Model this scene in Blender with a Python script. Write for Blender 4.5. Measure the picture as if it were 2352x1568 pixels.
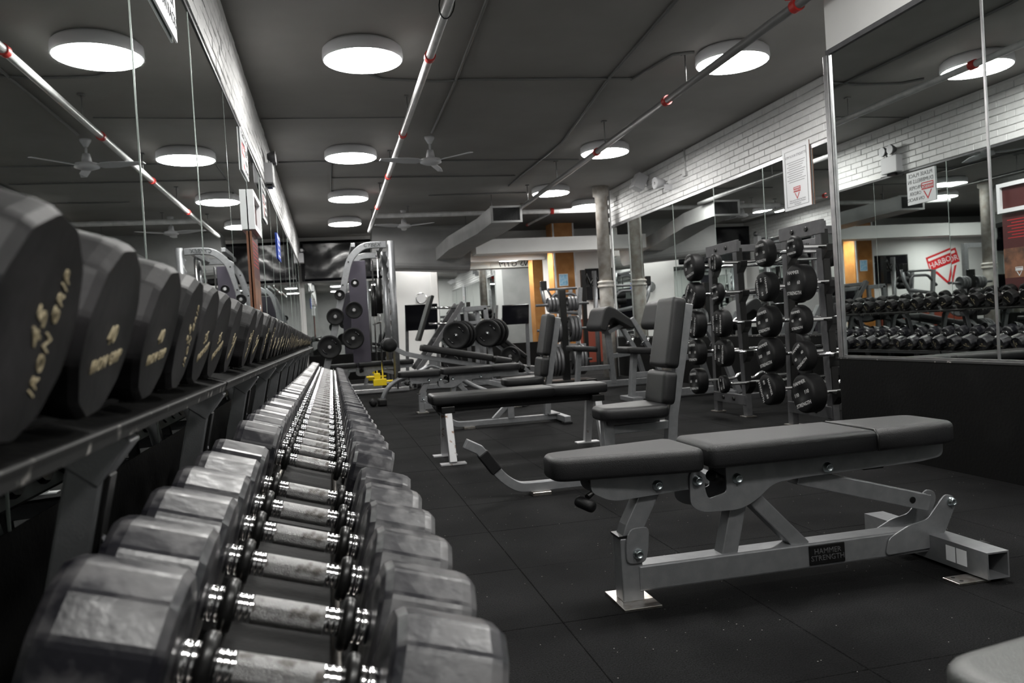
import bpy, bmesh, math, random
from mathutils import Vector, Matrix, Euler
random.seed(7)
S = bpy.context.scene
for o in list(bpy.data.objects): bpy.data.objects.remove(o)
COL = S.collection
R = math.radians
# ------------------------------------------------------------------ camera, world, exposure
FPX, YAW, PITCH, ROLL, CAMH = 1841.6, .220208, -.015523, -.06075, .87
f_ = Vector((math.sin(YAW)*math.cos(PITCH), math.cos(YAW)*math.cos(PITCH), math.sin(PITCH)))
r_ = Vector((math.cos(YAW), -math.sin(YAW), 0)); u_ = r_.cross(f_)
r2 = r_*math.cos(ROLL)+u_*math.sin(ROLL); u2 = -r_*math.sin(ROLL)+u_*math.cos(ROLL)
cam_d = bpy.data.cameras.new('camera'); cam = bpy.data.objects.new('camera', cam_d); COL.objects.link(cam)
cam_d.sensor_width = 36; cam_d.lens = FPX/2352*36; cam_d.clip_start = .02; cam_d.clip_end = 200
cam.matrix_world = Matrix(((r2.x, u2.x, -f_.x, 0), (r2.y, u2.y, -f_.y, 0), (r2.z, u2.z, -f_.z, CAMH), (0, 0, 0, 1)))
cam_d.dof.use_dof = True; cam_d.dof.focus_distance = 3.0; cam_d.dof.aperture_fstop = 6.3
S.camera = cam
w = bpy.data.worlds.new('world'); S.world = w; w.use_nodes = True
w.node_tree.nodes['Background'].inputs[0].default_value = (.02, .02, .022, 1)
w.node_tree.nodes['Background'].inputs[1].default_value = .3
S.view_settings.view_transform = 'Standard'; S.view_settings.look = 'None'
S.view_settings.gamma = 1; S.view_settings.use_curve_mapping = False
S.view_settings.exposure = 0.0
LAMP = 63.0          # strength of the round ceiling lamps
CEIL = 3.07

# pixel of the 2352x1568 photograph -> direction; distance always from a plane the thing stands on
def ray(px, py): return f_ + r2*((px-1176)/FPX) - u2*((py-784)/FPX)
def PY(px, py, Y): d = ray(px, py); t = Y/d.y; return Vector((d.x*t, Y, CAMH+d.z*t))
def PX(px, py, X): d = ray(px, py); t = X/d.x; return Vector((X, d.y*t, CAMH+d.z*t))

# ------------------------------------------------------------------ materials
def mat(name, col, rough=.5, metal=0., col2=None, nscale=8., lo=.4, hi=.65, bump=0., bscale=60., detail=4., r2_=None, spec=.5, coat=0., world=False):
    m = bpy.data.materials.new(name); m.use_nodes = True; nt = m.node_tree; N = nt.nodes; L = nt.links
    b = N['Principled BSDF']; b.inputs['Base Color'].default_value = (*col, 1); b.inputs['Roughness'].default_value = rough
    b.inputs['Metallic'].default_value = metal; b.inputs['Specular IOR Level'].default_value = spec
    if coat: b.inputs['Coat Weight'].default_value = coat; b.inputs['Coat Roughness'].default_value = .15
    if world: vec = N.new('ShaderNodeNewGeometry').outputs['Position']
    else: vec = N.new('ShaderNodeTexCoord').outputs['Object']
    if col2 is not None:
        n = N.new('ShaderNodeTexNoise'); n.inputs['Scale'].default_value = nscale; n.inputs['Detail'].default_value = detail
        L.new(vec, n.inputs['Vector'])
        rp = N.new('ShaderNodeValToRGB'); rp.color_ramp.elements[0].position = lo; rp.color_ramp.elements[1].position = hi
        rp.color_ramp.elements[0].color = (*col, 1); rp.color_ramp.elements[1].color = (*col2, 1)
        L.new(n.outputs['Fac'], rp.inputs['Fac']); L.new(rp.outputs['Color'], b.inputs['Base Color'])
        if r2_ is not None:
            mr = N.new('ShaderNodeMapRange'); mr.inputs['From Min'].default_value = lo; mr.inputs['From Max'].default_value = hi
            mr.inputs['To Min'].default_value = rough; mr.inputs['To Max'].default_value = r2_
            L.new(n.outputs['Fac'], mr.inputs['Value']); L.new(mr.outputs['Result'], b.inputs['Roughness'])
    if bump:
        n2 = N.new('ShaderNodeTexNoise'); n2.inputs['Scale'].default_value = bscale; n2.inputs['Detail'].default_value = 3
        L.new(vec, n2.inputs['Vector'])
        bp = N.new('ShaderNodeBump'); bp.inputs['Strength'].default_value = bump; bp.inputs['Distance'].default_value = .004
        L.new(n2.outputs['Fac'], bp.inputs['Height']); L.new(bp.outputs['Normal'], b.inputs['Normal'])
    return m
def emit(name, col, s):
    m = bpy.data.materials.new(name); m.use_nodes = True; b = m.node_tree.nodes['Principled BSDF']
    b.inputs['Base Color'].default_value = (.8, .8, .8, 1); b.inputs['Emission Color'].default_value = (*col, 1); b.inputs['Emission Strength'].default_value = s
    return m
def rubber_floor():
    m = mat('rubber_tile', (.004, .004, .0042), .85, col2=(.0095, .0095, .0098), nscale=2.2, lo=.35, hi=.7, bump=.7, bscale=190, world=True, spec=.07)
    nt = m.node_tree; N = nt.nodes; L = nt.links; b = N['Principled BSDF']
    src = b.inputs['Base Color'].links[0].from_socket
    geo = N.new('ShaderNodeNewGeometry')
    v = N.new('ShaderNodeTexVoronoi'); v.inputs['Scale'].default_value = 95; L.new(geo.outputs['Position'], v.inputs['Vector'])
    lt = N.new('ShaderNodeMath'); lt.operation = 'LESS_THAN'; lt.inputs[1].default_value = .16; L.new(v.outputs['Distance'], lt.inputs[0])
    wn = N.new('ShaderNodeSeparateColor'); L.new(v.outputs['Color'], wn.inputs[0])
    gt = N.new('ShaderNodeMath'); gt.operation = 'GREATER_THAN'; gt.inputs[1].default_value = .985; L.new(wn.outputs[0], gt.inputs[0])
    mu = N.new('ShaderNodeMath'); mu.operation = 'MULTIPLY'; L.new(lt.outputs[0], mu.inputs[0]); L.new(gt.outputs[0], mu.inputs[1])
    fine = N.new('ShaderNodeTexNoise'); fine.inputs['Scale'].default_value = 260; L.new(geo.outputs['Position'], fine.inputs['Vector'])
    fr = N.new('ShaderNodeMapRange'); fr.inputs['From Min'].default_value = .35; fr.inputs['From Max'].default_value = .75; fr.inputs['To Min'].default_value = .35; fr.inputs['To Max'].default_value = 2.6
    L.new(fine.outputs['Fac'], fr.inputs['Value'])
    mm = N.new('ShaderNodeMix'); mm.data_type = 'RGBA'; mm.blend_type = 'MULTIPLY'; mm.inputs[0].default_value = 1
    L.new(src, mm.inputs[6]); L.new(fr.outputs['Result'], mm.inputs[7])
    mx = N.new('ShaderNodeMix'); mx.data_type = 'RGBA'; L.new(mu.outputs[0], mx.inputs[0]); L.new(mm.outputs[2], mx.inputs[6]); mx.inputs[7].default_value = (.35, .34, .32, 1)
    L.new(mx.outputs[2], b.inputs['Base Color'])
    return m
M = {}
M['floor'] = rubber_floor()
M['subfloor'] = mat('subfloor', (.008, .008, .008), .9)
M['ceiling'] = mat('ceiling_paint', (.26, .25, .24), .75, col2=(.3, .29, .28), nscale=1.2, bump=.25, bscale=22)
M['brick'] = mat('painted_brick', (.7, .7, .7), .42, col2=(.76, .76, .76), nscale=14, bump=.5, bscale=35, world=True)
M['mortar'] = mat('painted_mortar', (.66, .66, .66), .6, bump=.4, bscale=40)
M['white'] = mat('white_wall_paint', (.76, .76, .75), .55, col2=(.8, .8, .79), nscale=2, bump=.15, bscale=40)
M['greywall'] = mat('grey_wall_paint', (.3, .3, .3), .6, col2=(.36, .36, .36), nscale=2)
M['black'] = mat('black_wall_paint', (.003, .003, .003), .6, col2=(.007, .007, .007), nscale=4, lo=.5, hi=.8, bump=.3, bscale=60, spec=.12)
M['chip'] = mat('chipped_ledge', (.02, .02, .02), .6, col2=(.5, .48, .45), nscale=34, lo=.62, hi=.72)
M['mirror'] = mat('mirror_glass', (.72, .755, .74), .012, 1.)
M['mirrorR'] = mat('mirror_glass_right', (.74, .77, .76), .008, 1.)
M['edge'] = mat('mirror_edge', (.32, .36, .34), .25, .3)
M['alu'] = mat('aluminium_trim', (.55, .55, .56), .35, 1., col2=(.42, .42, .43), nscale=12)
M['steel'] = mat('grey_powdercoat', (.225, .23, .24), .36, .55, col2=(.26, .265, .275), nscale=25, bump=.1, bscale=300)
M['steel_dk'] = mat('dark_powdercoat', (.11, .11, .115), .42, .4, col2=(.13, .13, .135), nscale=20)
M['steel_worn'] = mat('worn_powdercoat', (.42, .42, .43), .45, .4, col2=(.16, .09, .05), nscale=22, lo=.62, hi=.7)
M['weld'] = mat('bare_steel', (.6, .58, .55), .3, 1., col2=(.45, .4, .36), nscale=40)
M['vinyl'] = mat('black_vinyl', (.008, .008, .0085), .38, 0, col2=(.011, .011, .012), nscale=6, bump=.35, bscale=420, spec=.4)
M['vinyl2'] = mat('charcoal_vinyl', (.011, .011, .012), .46, 0, col2=(.014, .014, .015), nscale=6, bump=.35, bscale=420, spec=.42)
M['vinyl3'] = mat('painted_sheen_vinyl', (.05, .052, .05), .36, 0, col2=(.06, .062, .06), nscale=6, bump=.3, bscale=420, spec=.7)  # reflected light on the corner pad, painted in as a lighter vinyl
M['piping'] = mat('black_piping', (.008, .008, .008), .4)
M['ureth'] = mat('worn_urethane', (.010, .010, .0135), .3, 0, col2=(.062, .06, .063), nscale=22, lo=.44, hi=.66, bump=.12, bscale=70, detail=6, r2_=.5, spec=.5)
M['ureth_top'] = mat('black_urethane', (.0042, .0042, .0046), .5, 0, col2=(.034, .032, .034), nscale=9, lo=.45, hi=.8, bump=.12, bscale=70, detail=5, r2_=.55, spec=.25)
M['rubber'] = mat('black_rubber', (.005, .005, .0055), .55, bump=.1, bscale=150, spec=.25)
M['plastic'] = mat('black_plastic', (.006, .006, .006), .34, spec=.4)
M['chrome'] = mat('chrome', (.78, .78, .79), .12, 1.)
M['knurl'] = mat('knurled_chrome', (.42, .42, .42), .36, 1., col2=(.16, .15, .14), nscale=45, lo=.5, hi=.66, bump=.8, bscale=700)
M['zinc'] = mat('zinc_bolt', (.58, .64, .66), .28, 1.)
M['gold'] = mat('pale_gold_print', (.62, .53, .35), .5, col2=(.4, .33, .2), nscale=60)
M['print'] = mat('grey_print', (.55, .55, .55), .6)
M['inkblack'] = mat('black_ink', (.015, .02, .02), .6)
M['inkgrey'] = mat('grey_ink', (.25, .25, .27), .6)
M['paper'] = mat('white_sign_plastic', (.8, .81, .83), .4)
M['red'] = mat('red_ink', (.55, .02, .025), .5)
M['redpaint'] = mat('red_coupling_paint', (.5, .03, .025), .4)
M['pipe'] = mat('white_pipe_paint', (.62, .62, .62), .3, 0, col2=(.5, .5, .5), nscale=9)
M['pipe_dk'] = mat('grey_and_shade_pipe_paint', (.16, .16, .16), .4)  # own grey of fittings; stands in for shade on the right sprinkler pipe
M['duct'] = mat('painted_duct', (.36, .36, .36), .5, .1, col2=(.42, .42, .42), nscale=3)
M['lampbody'] = mat('lamp_housing', (.62, .62, .64), .5)
M['lamp'] = emit('lamp_diffuser', (1, .985, .95), LAMP)
M['blue'] = mat('blue_sign', (.02, .07, .45), .45)
M['blueposter'] = mat('blue_poster', (.2, .5, .75), .5, col2=(.5, .7, .85), nscale=20)
M['wood'] = mat('orange_wood_veneer', (.42, .17, .035), .45, col2=(.52, .23, .06), nscale=6)
M['brown'] = mat('brown_frame', (.2, .08, .04), .5)
M['redpanel'] = mat('red_wall_panel', (.22, .045, .025), .5)
M['yellow'] = mat('yellow_paint', (.75, .55, .005), .4)
M['screen'] = mat('dark_screen', (.006, .006, .008), .12)
M['sheet'] = mat('black_plastic_sheet', (.006, .006, .008), .16, 0, bump=1., bscale=4.)
M['purple'] = mat('dark_shroud', (.035, .03, .045), .45)
M['col'] = mat('column_paint', (.48, .46, .43), .55, col2=(.34, .3, .26), nscale=9, bump=.5, bscale=40)
M['skin'] = mat('poster_photo_brown', (.25, .11, .06), .5, col2=(.06, .03, .02), nscale=7)
M['darkred'] = mat('poster_dark_red', (.07, .012, .012), .5)

# ------------------------------------------------------------------ mesh builder
class MB:
    def __init__(s): s.v = []; s.f = []; s.sm = []
    def add(s, vs, fs, smooth=False):
        o = len(s.v); s.v += [tuple(v) for v in vs]; s.f += [tuple(i+o for i in f) for f in fs]; s.sm += [smooth]*len(fs); return s
    def box(s, c, d, rot=None):
        c = Vector(c); h = Vector(d)/2; vs = []
        for z in (-1, 1):
            for x, y in ((-1, -1), (1, -1), (1, 1), (-1, 1)):
                p = Vector((x*h.x, y*h.y, z*h.z))
                if rot is not None: p = rot @ p
                vs.append(c+p)
        return s.add(vs, [(3, 2, 1, 0), (4, 5, 6, 7), (0, 1, 5, 4), (1, 2, 6, 5), (2, 3, 7, 6), (3, 0, 4, 7)])
    def bb(s, a, b): a = Vector(a); b = Vector(b); return s.box((a+b)/2, [abs(q) for q in (b-a)])
    def loft(s, rings, closed=False, caps=True, smooth=False):
        n = len(rings[0]); vs = [p for r in rings for p in r]; fs = []
        m = len(rings)
        for i in range(m if closed else m-1):
            for j in range(n):
                a = i*n+j; b = i*n+(j+1) % n; c = ((i+1) % m)*n+(j+1) % n; d = ((i+1) % m)*n+j
                fs.append((a, b, c, d))
        k = len(s.f); s.add(vs, fs, smooth)
        if caps and not closed:
            o = len(s.v)-len(vs)
            s.f.append(tuple(o+j for j in reversed(range(n)))); s.sm.append(False)
            s.f.append(tuple(o+(m-1)*n+j for j in range(n))); s.sm.append(False)
        return s
    def sweep(s, path, sec, smooth=False, up=Vector((0, 1, 0)), caps=True):
        path = [Vector(p) for p in path]; rings = []
        for i, p in enumerate(path):
            if i == 0: t = path[1]-p; k = 1
            elif i == len(path)-1: t = p-path[-2]; k = 1
            else:
                a = (p-path[i-1]).normalized(); b = (path[i+1]-p).normalized(); t = a+b
                k = 1/max(.5, math.cos(a.angle(b)/2) if a.length and b.length else 1)
            t.normalize(); u = up
            if abs(t.dot(u)) > .97: u = Vector((1, 0, 0))
            sd = t.cross(u).normalized(); vv = sd.cross(t).normalized()
            rings.append([p+sd*(x*k)+vv*y for x, y in sec])
        return s.loft(rings, smooth=smooth, caps=caps)
    def tube(s, path, r, n=10, up=Vector((0, 1, 0))):
        return s.sweep(path, [(r*math.cos(2*math.pi*i/n), r*math.sin(2*math.pi*i/n)) for i in range(n)], True, up)
    def sq(s, path, a, b=None, up=Vector((0, 1, 0))):
        b = b or a; return s.sweep(path, [(-a/2, -b/2), (a/2, -b/2), (a/2, b/2), (-a/2, b/2)], False, up)
    def lathe(s, prof, c=(0, 0, 0), axis='z', n=24, smooth=True, phase=0., caps=True):
        c = Vector(c); rings = []
        for r, h in prof:
            ring = []
            for i in range(n):
                a = 2*math.pi*i/n+phase; x, y = r*math.cos(a), r*math.sin(a)
                p = {'z': Vector((x, y, h)), 'x': Vector((h, x, y)), 'y': Vector((y, h, x))}[axis]
                ring.append(c+p)
            rings.append(ring)
        return s.loft(rings, smooth=smooth, caps=caps)
    def cyl(s, a, b, r, n=16): return s.tube([a, b], r, n)
    def prism(s, poly, y0, y1, ax='y'):
        def q(p, h): return Vector((p[0], h, p[1])) if ax == 'y' else (Vector((h, p[0], p[1])) if ax == 'x' else Vector((p[0], p[1], h)))
        n = len(poly); vs = [q(p, y0) for p in poly]+[q(p, y1) for p in poly]
        fs = [tuple(range(n)), tuple(reversed(range(n, 2*n)))]+[(i, i+n, (i+1) % n+n, (i+1) % n) for i in range(n)]
        return s.add(vs, fs)
    def mesh(s, name):
        me = bpy.data.meshes.new(name); me.from_pydata(s.v, [], s.f); me.polygons.foreach_set('use_smooth', s.sm)
        bm = bmesh.new(); bm.from_mesh(me); bmesh.ops.recalc_face_normals(bm, faces=bm.faces); bm.to_mesh(me); bm.free(); me.update(); return me
    def obj(s, name, m, parent=None, bevel=0, seg=2):
        return link(name, s.mesh(name), m, parent, bevel, seg)
def link(name, me, m, parent=None, bevel=0, seg=2):
    o = bpy.data.objects.new(name, me); COL.objects.link(o)
    if m is not None and not me.materials: me.materials.append(M[m] if isinstance(m, str) else m)
    if parent: o.parent = parent
    if bevel:
        b = o.modifiers.new('bevel', 'BEVEL'); b.width = bevel; b.segments = seg; b.limit_method = 'ANGLE'; b.angle_limit = R(40)
    return o
def tag(o, label, cat, group=None):
    o['label'] = label; o['category'] = cat
    if group: o['group'] = group
    return o
def thing(name, label, cat, loc=(0, 0, 0), rz=0, group=None):
    o = bpy.data.objects.new(name, None); COL.objects.link(o); o.location = loc; o.rotation_euler = (0, 0, rz); o.empty_display_size = .1
    return tag(o, label, cat, group)
def struct(o): o['kind'] = 'structure'; return o
def copy_tree(o, parent=None):
    c = o.copy(); COL.objects.link(c); c.parent = parent
    for ch in list(o.children): copy_tree(ch, c)
    return c
def smooth_path(pts, n=6):
    pts = [Vector(p) for p in pts]; out = []
    for i in range(len(pts)-1):
        p0 = pts[max(i-1, 0)]; p1 = pts[i]; p2 = pts[i+1]; p3 = pts[min(i+2, len(pts)-1)]
        for k in range(n):
            t = k/n
            out.append(.5*((2*p1)+(p2-p0)*t+(2*p0-5*p1+4*p2-p3)*t*t+(3*p1-p0-3*p2+p3)*t**3))
    out.append(pts[-1]); return out
def rpoly(pts, r, n=5):
    """round the corners of a 2-D polygon"""
    out = []; m = len(pts)
    rs = r if isinstance(r, (list, tuple)) else [r]*m
    for i in range(m):
        p = Vector(pts[i]); a = Vector(pts[i-1])-p; b = Vector(pts[(i+1) % m])-p
        rr = min(rs[i], a.length*.48, b.length*.48)
        if rr < 1e-4: out.append(p); continue
        A = p+a.normalized()*rr; B = p+b.normalized()*rr
        for k in range(n+1):
            t = k/n; out.append(A*(1-t)**2+p*2*t*(1-t)+B*t*t)
    return [(q.x, q.y) for q in out]
def inset(poly, d):
    n = len(poly); out = []; area = sum(poly[i-1][0]*poly[i][1]-poly[i][0]*poly[i-1][1] for i in range(n))
    sg = 1 if area > 0 else -1
    for i in range(n):
        p = Vector(poly[i]); a = (p-Vector(poly[i-1])); b = (Vector(poly[(i+1) % n])-p)
        if a.length < 1e-9: a = b
        if b.length < 1e-9: b = a
        t = (a.normalized()+b.normalized()).normalized(); nrm = Vector((-t.y, t.x))*sg/max(.4, t.dot(b.normalized()))
        out.append((p.x+nrm.x*d, p.y+nrm.y*d))
    return out
def cushion(poly, h, r=.02, mapf=None, seg=4):
    """padded slab: plan outline, thickness, edge radius -> MB with a rounded rim"""
    mapf = mapf or (lambda x, y, z: Vector((x, y, z)))
    lay = [(r*.6, 0), (r*.2, r*.25), (0, r*.7)]
    for k in range(seg+1):
        a = math.pi/2*k/seg; lay.append((r*(1-math.cos(a)), h-r+r*math.sin(a)))
    lay.append((r*1.3, h+r*.03))
    m = MB(); m.loft([[mapf(x, y, z) for x, y in inset(poly, d)] for d, z in lay], smooth=True); return m
_txt = {}
def text_mesh(body, size, depth=.001, shear=0., spacing=1., key=None, align='CENTER', line=1.):
    k = (body, size, depth, shear, spacing, align, line)
    if k in _txt: return _txt[k].copy()
    c = bpy.data.curves.new('lettering', 'FONT'); c.body = body; c.size = size; c.extrude = depth; c.shear = shear; c.space_character = spacing
    c.align_x = align; c.align_y = 'CENTER'; c.resolution_u = 2; c.space_line = line
    o = bpy.data.objects.new('tmp', c); COL.objects.link(o)
    dg = bpy.context.evaluated_depsgraph_get(); me = bpy.data.meshes.new_from_object(o.evaluated_get(dg))
    bpy.data.objects.remove(o); bpy.data.curves.remove(c); me.materials.clear(); _txt[k] = me
    return me.copy()
FACE = {'+x': Matrix(((0, 0, 1), (1, 0, 0), (0, 1, 0))), '-x': Matrix(((0, 0, -1), (-1, 0, 0), (0, 1, 0))),
        '-y': Matrix(((1, 0, 0), (0, 0, -1), (0, 1, 0))), '+y': Matrix(((-1, 0, 0), (0, 0, 1), (0, 1, 0)))}
def text(body, size, loc, face, m, parent, name='lettering', rot=0., sx=1., **kw):
    me = text_mesh(body, size, **kw)
    T = Matrix.Translation(Vector(loc)) @ FACE[face].to_4x4() @ Matrix.Rotation(rot, 4, 'Z') @ Matrix.Diagonal((sx, 1, 1, 1))
    me.transform(T); return link(name, me, m, parent)
def ordinal(n):
    base = ['first', 'second', 'third', 'fourth', 'fifth', 'sixth', 'seventh', 'eighth', 'ninth', 'tenth', 'eleventh', 'twelfth', 'thirteenth', 'fourteenth', 'fifteenth', 'sixteenth', 'seventeenth', 'eighteenth', 'nineteenth']
    if n <= 19: return base[n-1]
    tens = {2: ('twenty', 'twentieth'), 3: ('thirty', 'thirtieth'), 4: ('forty', 'fortieth'), 5: ('fifty', 'fiftieth')}[n//10]
    return tens[1] if n % 10 == 0 else tens[0]+'-'+base[n % 10-1]

# ------------------------------------------------------------------ room shell
XL, XN, XR, YE, YB, YF = -.56, 3.10, 4.64, 4.45, 17.6, -3.2     # left wall, near right wall, far right wall, end of near wall, back wall, wall behind the camera
XFAR = 9.6
fl = struct(MB().bb((XL-.2, YF-.2, -.12), (XFAR+.2, YB+.2, -.012)).obj('floor', 'subfloor'))
tile_me = MB().bb((-.2993, -.2993, -.02), (.2993, .2993, 0)).mesh('rubber_tile')
bm = bmesh.new(); bm.from_mesh(tile_me); bmesh.ops.bevel(bm, geom=[e for e in bm.edges if all(v.co.z > -.01 for v in e.verts)], offset=.0018, segments=1, affect='EDGES'); bm.to_mesh(tile_me); bm.free()
tile_me.materials.append(M['floor'])
cnt = 0; rest = MB()
for j in range(-6, 30):
    for i in range(0, 17):
        x = .01+.6*i-.6+.6*.0; y = .31+.6*j-.16
        x = -.29+.6*i; y = .27+.57*j
        xc, yc = x, y
        if xc > XR+.3 and yc < 12.0: continue
        if xc > XFAR or yc > YB: continue
        if -1 <= j <= 22 and i <= 8:
            t = bpy.data.objects.new('rubber_tile', tile_me); COL.objects.link(t); t.parent = fl
            t.location = (xc, yc, random.uniform(-.0006, .0003)); t.scale = (1, .95, 1); cnt += 1
        else: rest.bb((xc-.2985, yc-.2835, -.02), (xc+.2985, yc+.2835, 0))
ro = rest.obj('rubber_tile_field', 'floor', fl); ro['kind'] = 'stuff'
struct(MB().bb((XL-.2, YF-.2, CEIL), (XFAR+.2, YB+.2, CEIL+.15)).obj('ceiling', 'ceiling'))

def brick_band(name, wall, X, sgn, y0, y1, z0, z1, big):
    """rows of painted bricks proud of the mortar face of a wall; the biggest in view are single parts, the rest one mesh"""
    L, H = .215, .072
    bl = MB().box((0, 0, 0), (.03, L-.005, H-.005)).mesh('brick')
    b2 = bmesh.new(); b2.from_mesh(bl); bmesh.ops.bevel(b2, geom=list(b2.edges), offset=.0045, segments=1, affect='EDGES'); b2.to_mesh(bl); b2.free()
    bl.materials.append(M['brick'])
    rows = int((z1-z0)/H); spots = []
    for k in range(rows+1):
        z = z0+H*(k+.5)
        y = y0+(L/2 if k % 2 else 0)
        while y < y1-L*.4:
            if z+H/2 <= z1+.02: spots.append((y+L/2, z))
            y += L
    spots.sort(key=lambda s: big(s[0]))
    stuff = MB()
    for i, (y, z) in enumerate(spots):
        dx = X-sgn*(.010+random.uniform(-.0035, .002))
        if i < 300:
            o = bpy.data.objects.new('brick', bl); COL.objects.link(o); o.parent = wall; o.location = (dx, y, z); o.rotation_euler = (random.uniform(-.008, .008), random.uniform(-.02, .02), random.uniform(-.012, .012))
        else: stuff.box((dx, y, z), (.03, L-.005, H-.005))
    if stuff.v: q = stuff.obj('brick_field', 'brick', wall); q['kind'] = 'stuff'

MT, MBOT = 2.44, .575
# left wall: black base, long run of mirror panels, painted brick band
wl = struct(MB().bb((XL-.2, YF, 0), (XL-.012, YB, CEIL)).obj('wall_left', 'mortar'))
MB().bb((XL-.012, YF, 0), (XL, YB, MBOT)).obj('base_panel', 'black', wl)
brick_band('brick', wl, XL-.012, -1, 1.2, YB-.4, MT+.02, CEIL, lambda y: abs(y-8.5))
MB().bb((XL-.012, 1.2, MT-.004), (XL+.004, 17.0, MT+.016)).obj('mirror_top_trim', 'steel_dk', wl)
MB().bb((XL-.012, 8.7, MT+.018), (XL+.012, 17.0, MT+.075)).obj('white_cable_trunking', 'white', wl)
y = 2.755-1.22*4; k = 0
while y < 17.0:
    y2 = min(y+1.22, 17.0)
    o = MB().box((0, 0, 0), (.006, y2-y-.003, MT-MBOT)).obj('mirror_panel', 'mirror', wl, .0015, 1)
    o.location = (XL-.004, (y+y2)/2, (MT+MBOT)/2); o.rotation_euler = (0, R(random.uniform(-.05, .05)), R(random.uniform(-.16, .16)) if y < 14 else 0)
    if k: MB().bb((XL-.005, y-.0025, MBOT), (XL+.0012, y+.0025, MT)).obj('mirror_joint', 'edge', wl)
    y = y2; k += 1

# near right wall: jutting bay with two framed mirror panels above a black base
wn = struct(MB().bb((XN+.012, YF, 0), (XR+.2, YE, CEIL)).obj('wall_right_near', 'white'))
MB().bb((XN-.02, YF, 0), (XN+.012, YE-.005, MBOT-.012)).obj('base_panel', 'black', wn)
MB().bb((XN-.024, YF, MBOT-.014), (XN+.012, YE, MBOT-.004)).obj('base_ledge', 'chip', wn)
MB().bb((XN-.006, YF, MBOT-.004), (XN+.012, YE-.01, MBOT+.008)).obj('mirror_bottom_trim', 'alu', wn)
MB().bb((XN-.012, YF, MT), (XN+.012, YE-.02, MT+.03)).obj('mirror_top_trim', 'steel_dk', wn)
MB().bb((XN-.014, YE-.035, MBOT-.004), (XN+.10, YE+.006, MT+.002)).obj('mirror_corner_trim', 'alu', wn, .003)
MB().bb((XN-.012, YE-.052, MBOT+.008), (XN+.006, YE-.043, MT)).obj('mirror_corner_bead', 'alu', wn, .002)
for a, b in ((3.23, YE-.05), (2.01, 3.227), (.79, 2.007), (-.43, .787), (-1.65, -.433)):
    MB().bb((XN, a, MBOT), (XN+.006, b, MT)).obj('mirror_panel', 'mirrorR', wn)
for a in (3.2285, 2.0085, .7885, -.4315): MB().bb((XN-.004, a-.006, MBOT), (XN+.004, a+.006, MT)).obj('mirror_joint', 'alu', wn)

# far right wall: brick band over mirror, black base
wr = struct(MB().bb((XR+.012, YE, 0), (XR+.2, 12.75, CEIL)).obj('wall_right', 'mortar'))
MB().bb((XR-.02, YE, 0), (XR+.012, 12.7, .62)).obj('base_panel', 'black', wr)
brick_band('brick', wr, XR+.012, 1, YE, 12.7, MT+.04, CEIL, lambda y: y)
MB().bb((XR-.006, YE, MT-.0), (XR+.012, 12.7, MT+.035)).obj('mirror_top_trim', 'alu', wr)
MB().bb((XR-.025, YE, .62), (XR+.012, 12.7, .64)).obj('base_ledge', 'chip', wr)
y = YE+.02; k = 0
for y2 in (5.4, 6.62, 7.86, 9.0, 10.2, 11.4, 12.6):
    o = MB().box((0, 0, 0), (.006, y2-y-.003, MT-.64)).obj('mirror_panel', 'mirrorR', wr)
    o.location = (XR+.003, (y+y2)/2, (MT+.64)/2); o.rotation_euler = (0, 0, R(random.uniform(-.12, .12)))
    MB().bb((XR-.002, y2-.004, .64), (XR+.004, y2+.004, MT)).obj('mirror_joint', 'edge', wr); y = y2

# back of the room
wb = struct(MB().bb((XL-.2, YB, 0), (XFAR+.2, YB+.2, CEIL)).obj('wall_back', 'white'))
MB().bb((-.5, YB-.02, .55), (1.35, YB-.012, 2.1)).obj('mirror_panel', 'mirrorR', wb)
for a in range(2): MB().bb((2.35+1.2*a, YB-.02, .55), (3.547+1.2*a, YB-.012, 2.40)).obj('mirror_panel', 'mirrorR', wb)
MB().bb((2.2, YB-.05, 0), (2.33, YB, 2.45)).obj('mirror_pier', 'white', wb)
MB().bb((2.3, YB-.06, 2.40), (4.8, YB, 2.52)).obj('mirror_header', 'white', wb)
MB().bb((2.3, YB-.08, 0), (4.8, YB-.012, .55)).obj('base_panel', 'black', wb)
MB().bb((-.5, YB-.08, 0), (1.35, YB-.012, .55)).obj('base_panel', 'black', wb)
for i in range(5):
    MB().bb((5.55+.62*i, YB-.04, 0), (6.15+.62*i, YB-.005, 1.0)).obj('red_panel', 'redpanel', wb)
struct(MB().bb((XFAR, 12.6, 0), (XFAR+.2, YB, CEIL)).obj('wall_far_right', 'greywall'))
struct(MB().bb((XR+.2, 12.55, 0), (XFAR, 12.75, CEIL)).obj('wall_right_return', 'greywall'))
struct(MB().bb((XL-.2, YF-.2, 0), (XFAR, YF, CEIL)).obj('wall_front', 'greywall'))
# dropped white soffit across the back and grey bulkhead
sf = struct(MB().bb((2.86, 15.5, 2.38), (XFAR, 15.95, 2.66)).obj('trim_1', 'white'))
text('NS GYM', .22, (4.5, 15.955, 2.47), '+y', 'inkblack', sf, shear=.25, depth=.002)
bk = MB(); bk.sweep([(.9, 16.6, 2.75), (2.9, 16.6, 2.62)], rpoly([(-.5, -.3), (.5, -.3), (.5, .45), (-.5, .45)], .2)); struct(bk.obj('trim_2', 'greywall'))
struct(MB().bb((2.86, 15.951, 2.6), (XFAR, YB, 2.645)).obj('ceiling_low', 'ceiling'))
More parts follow.
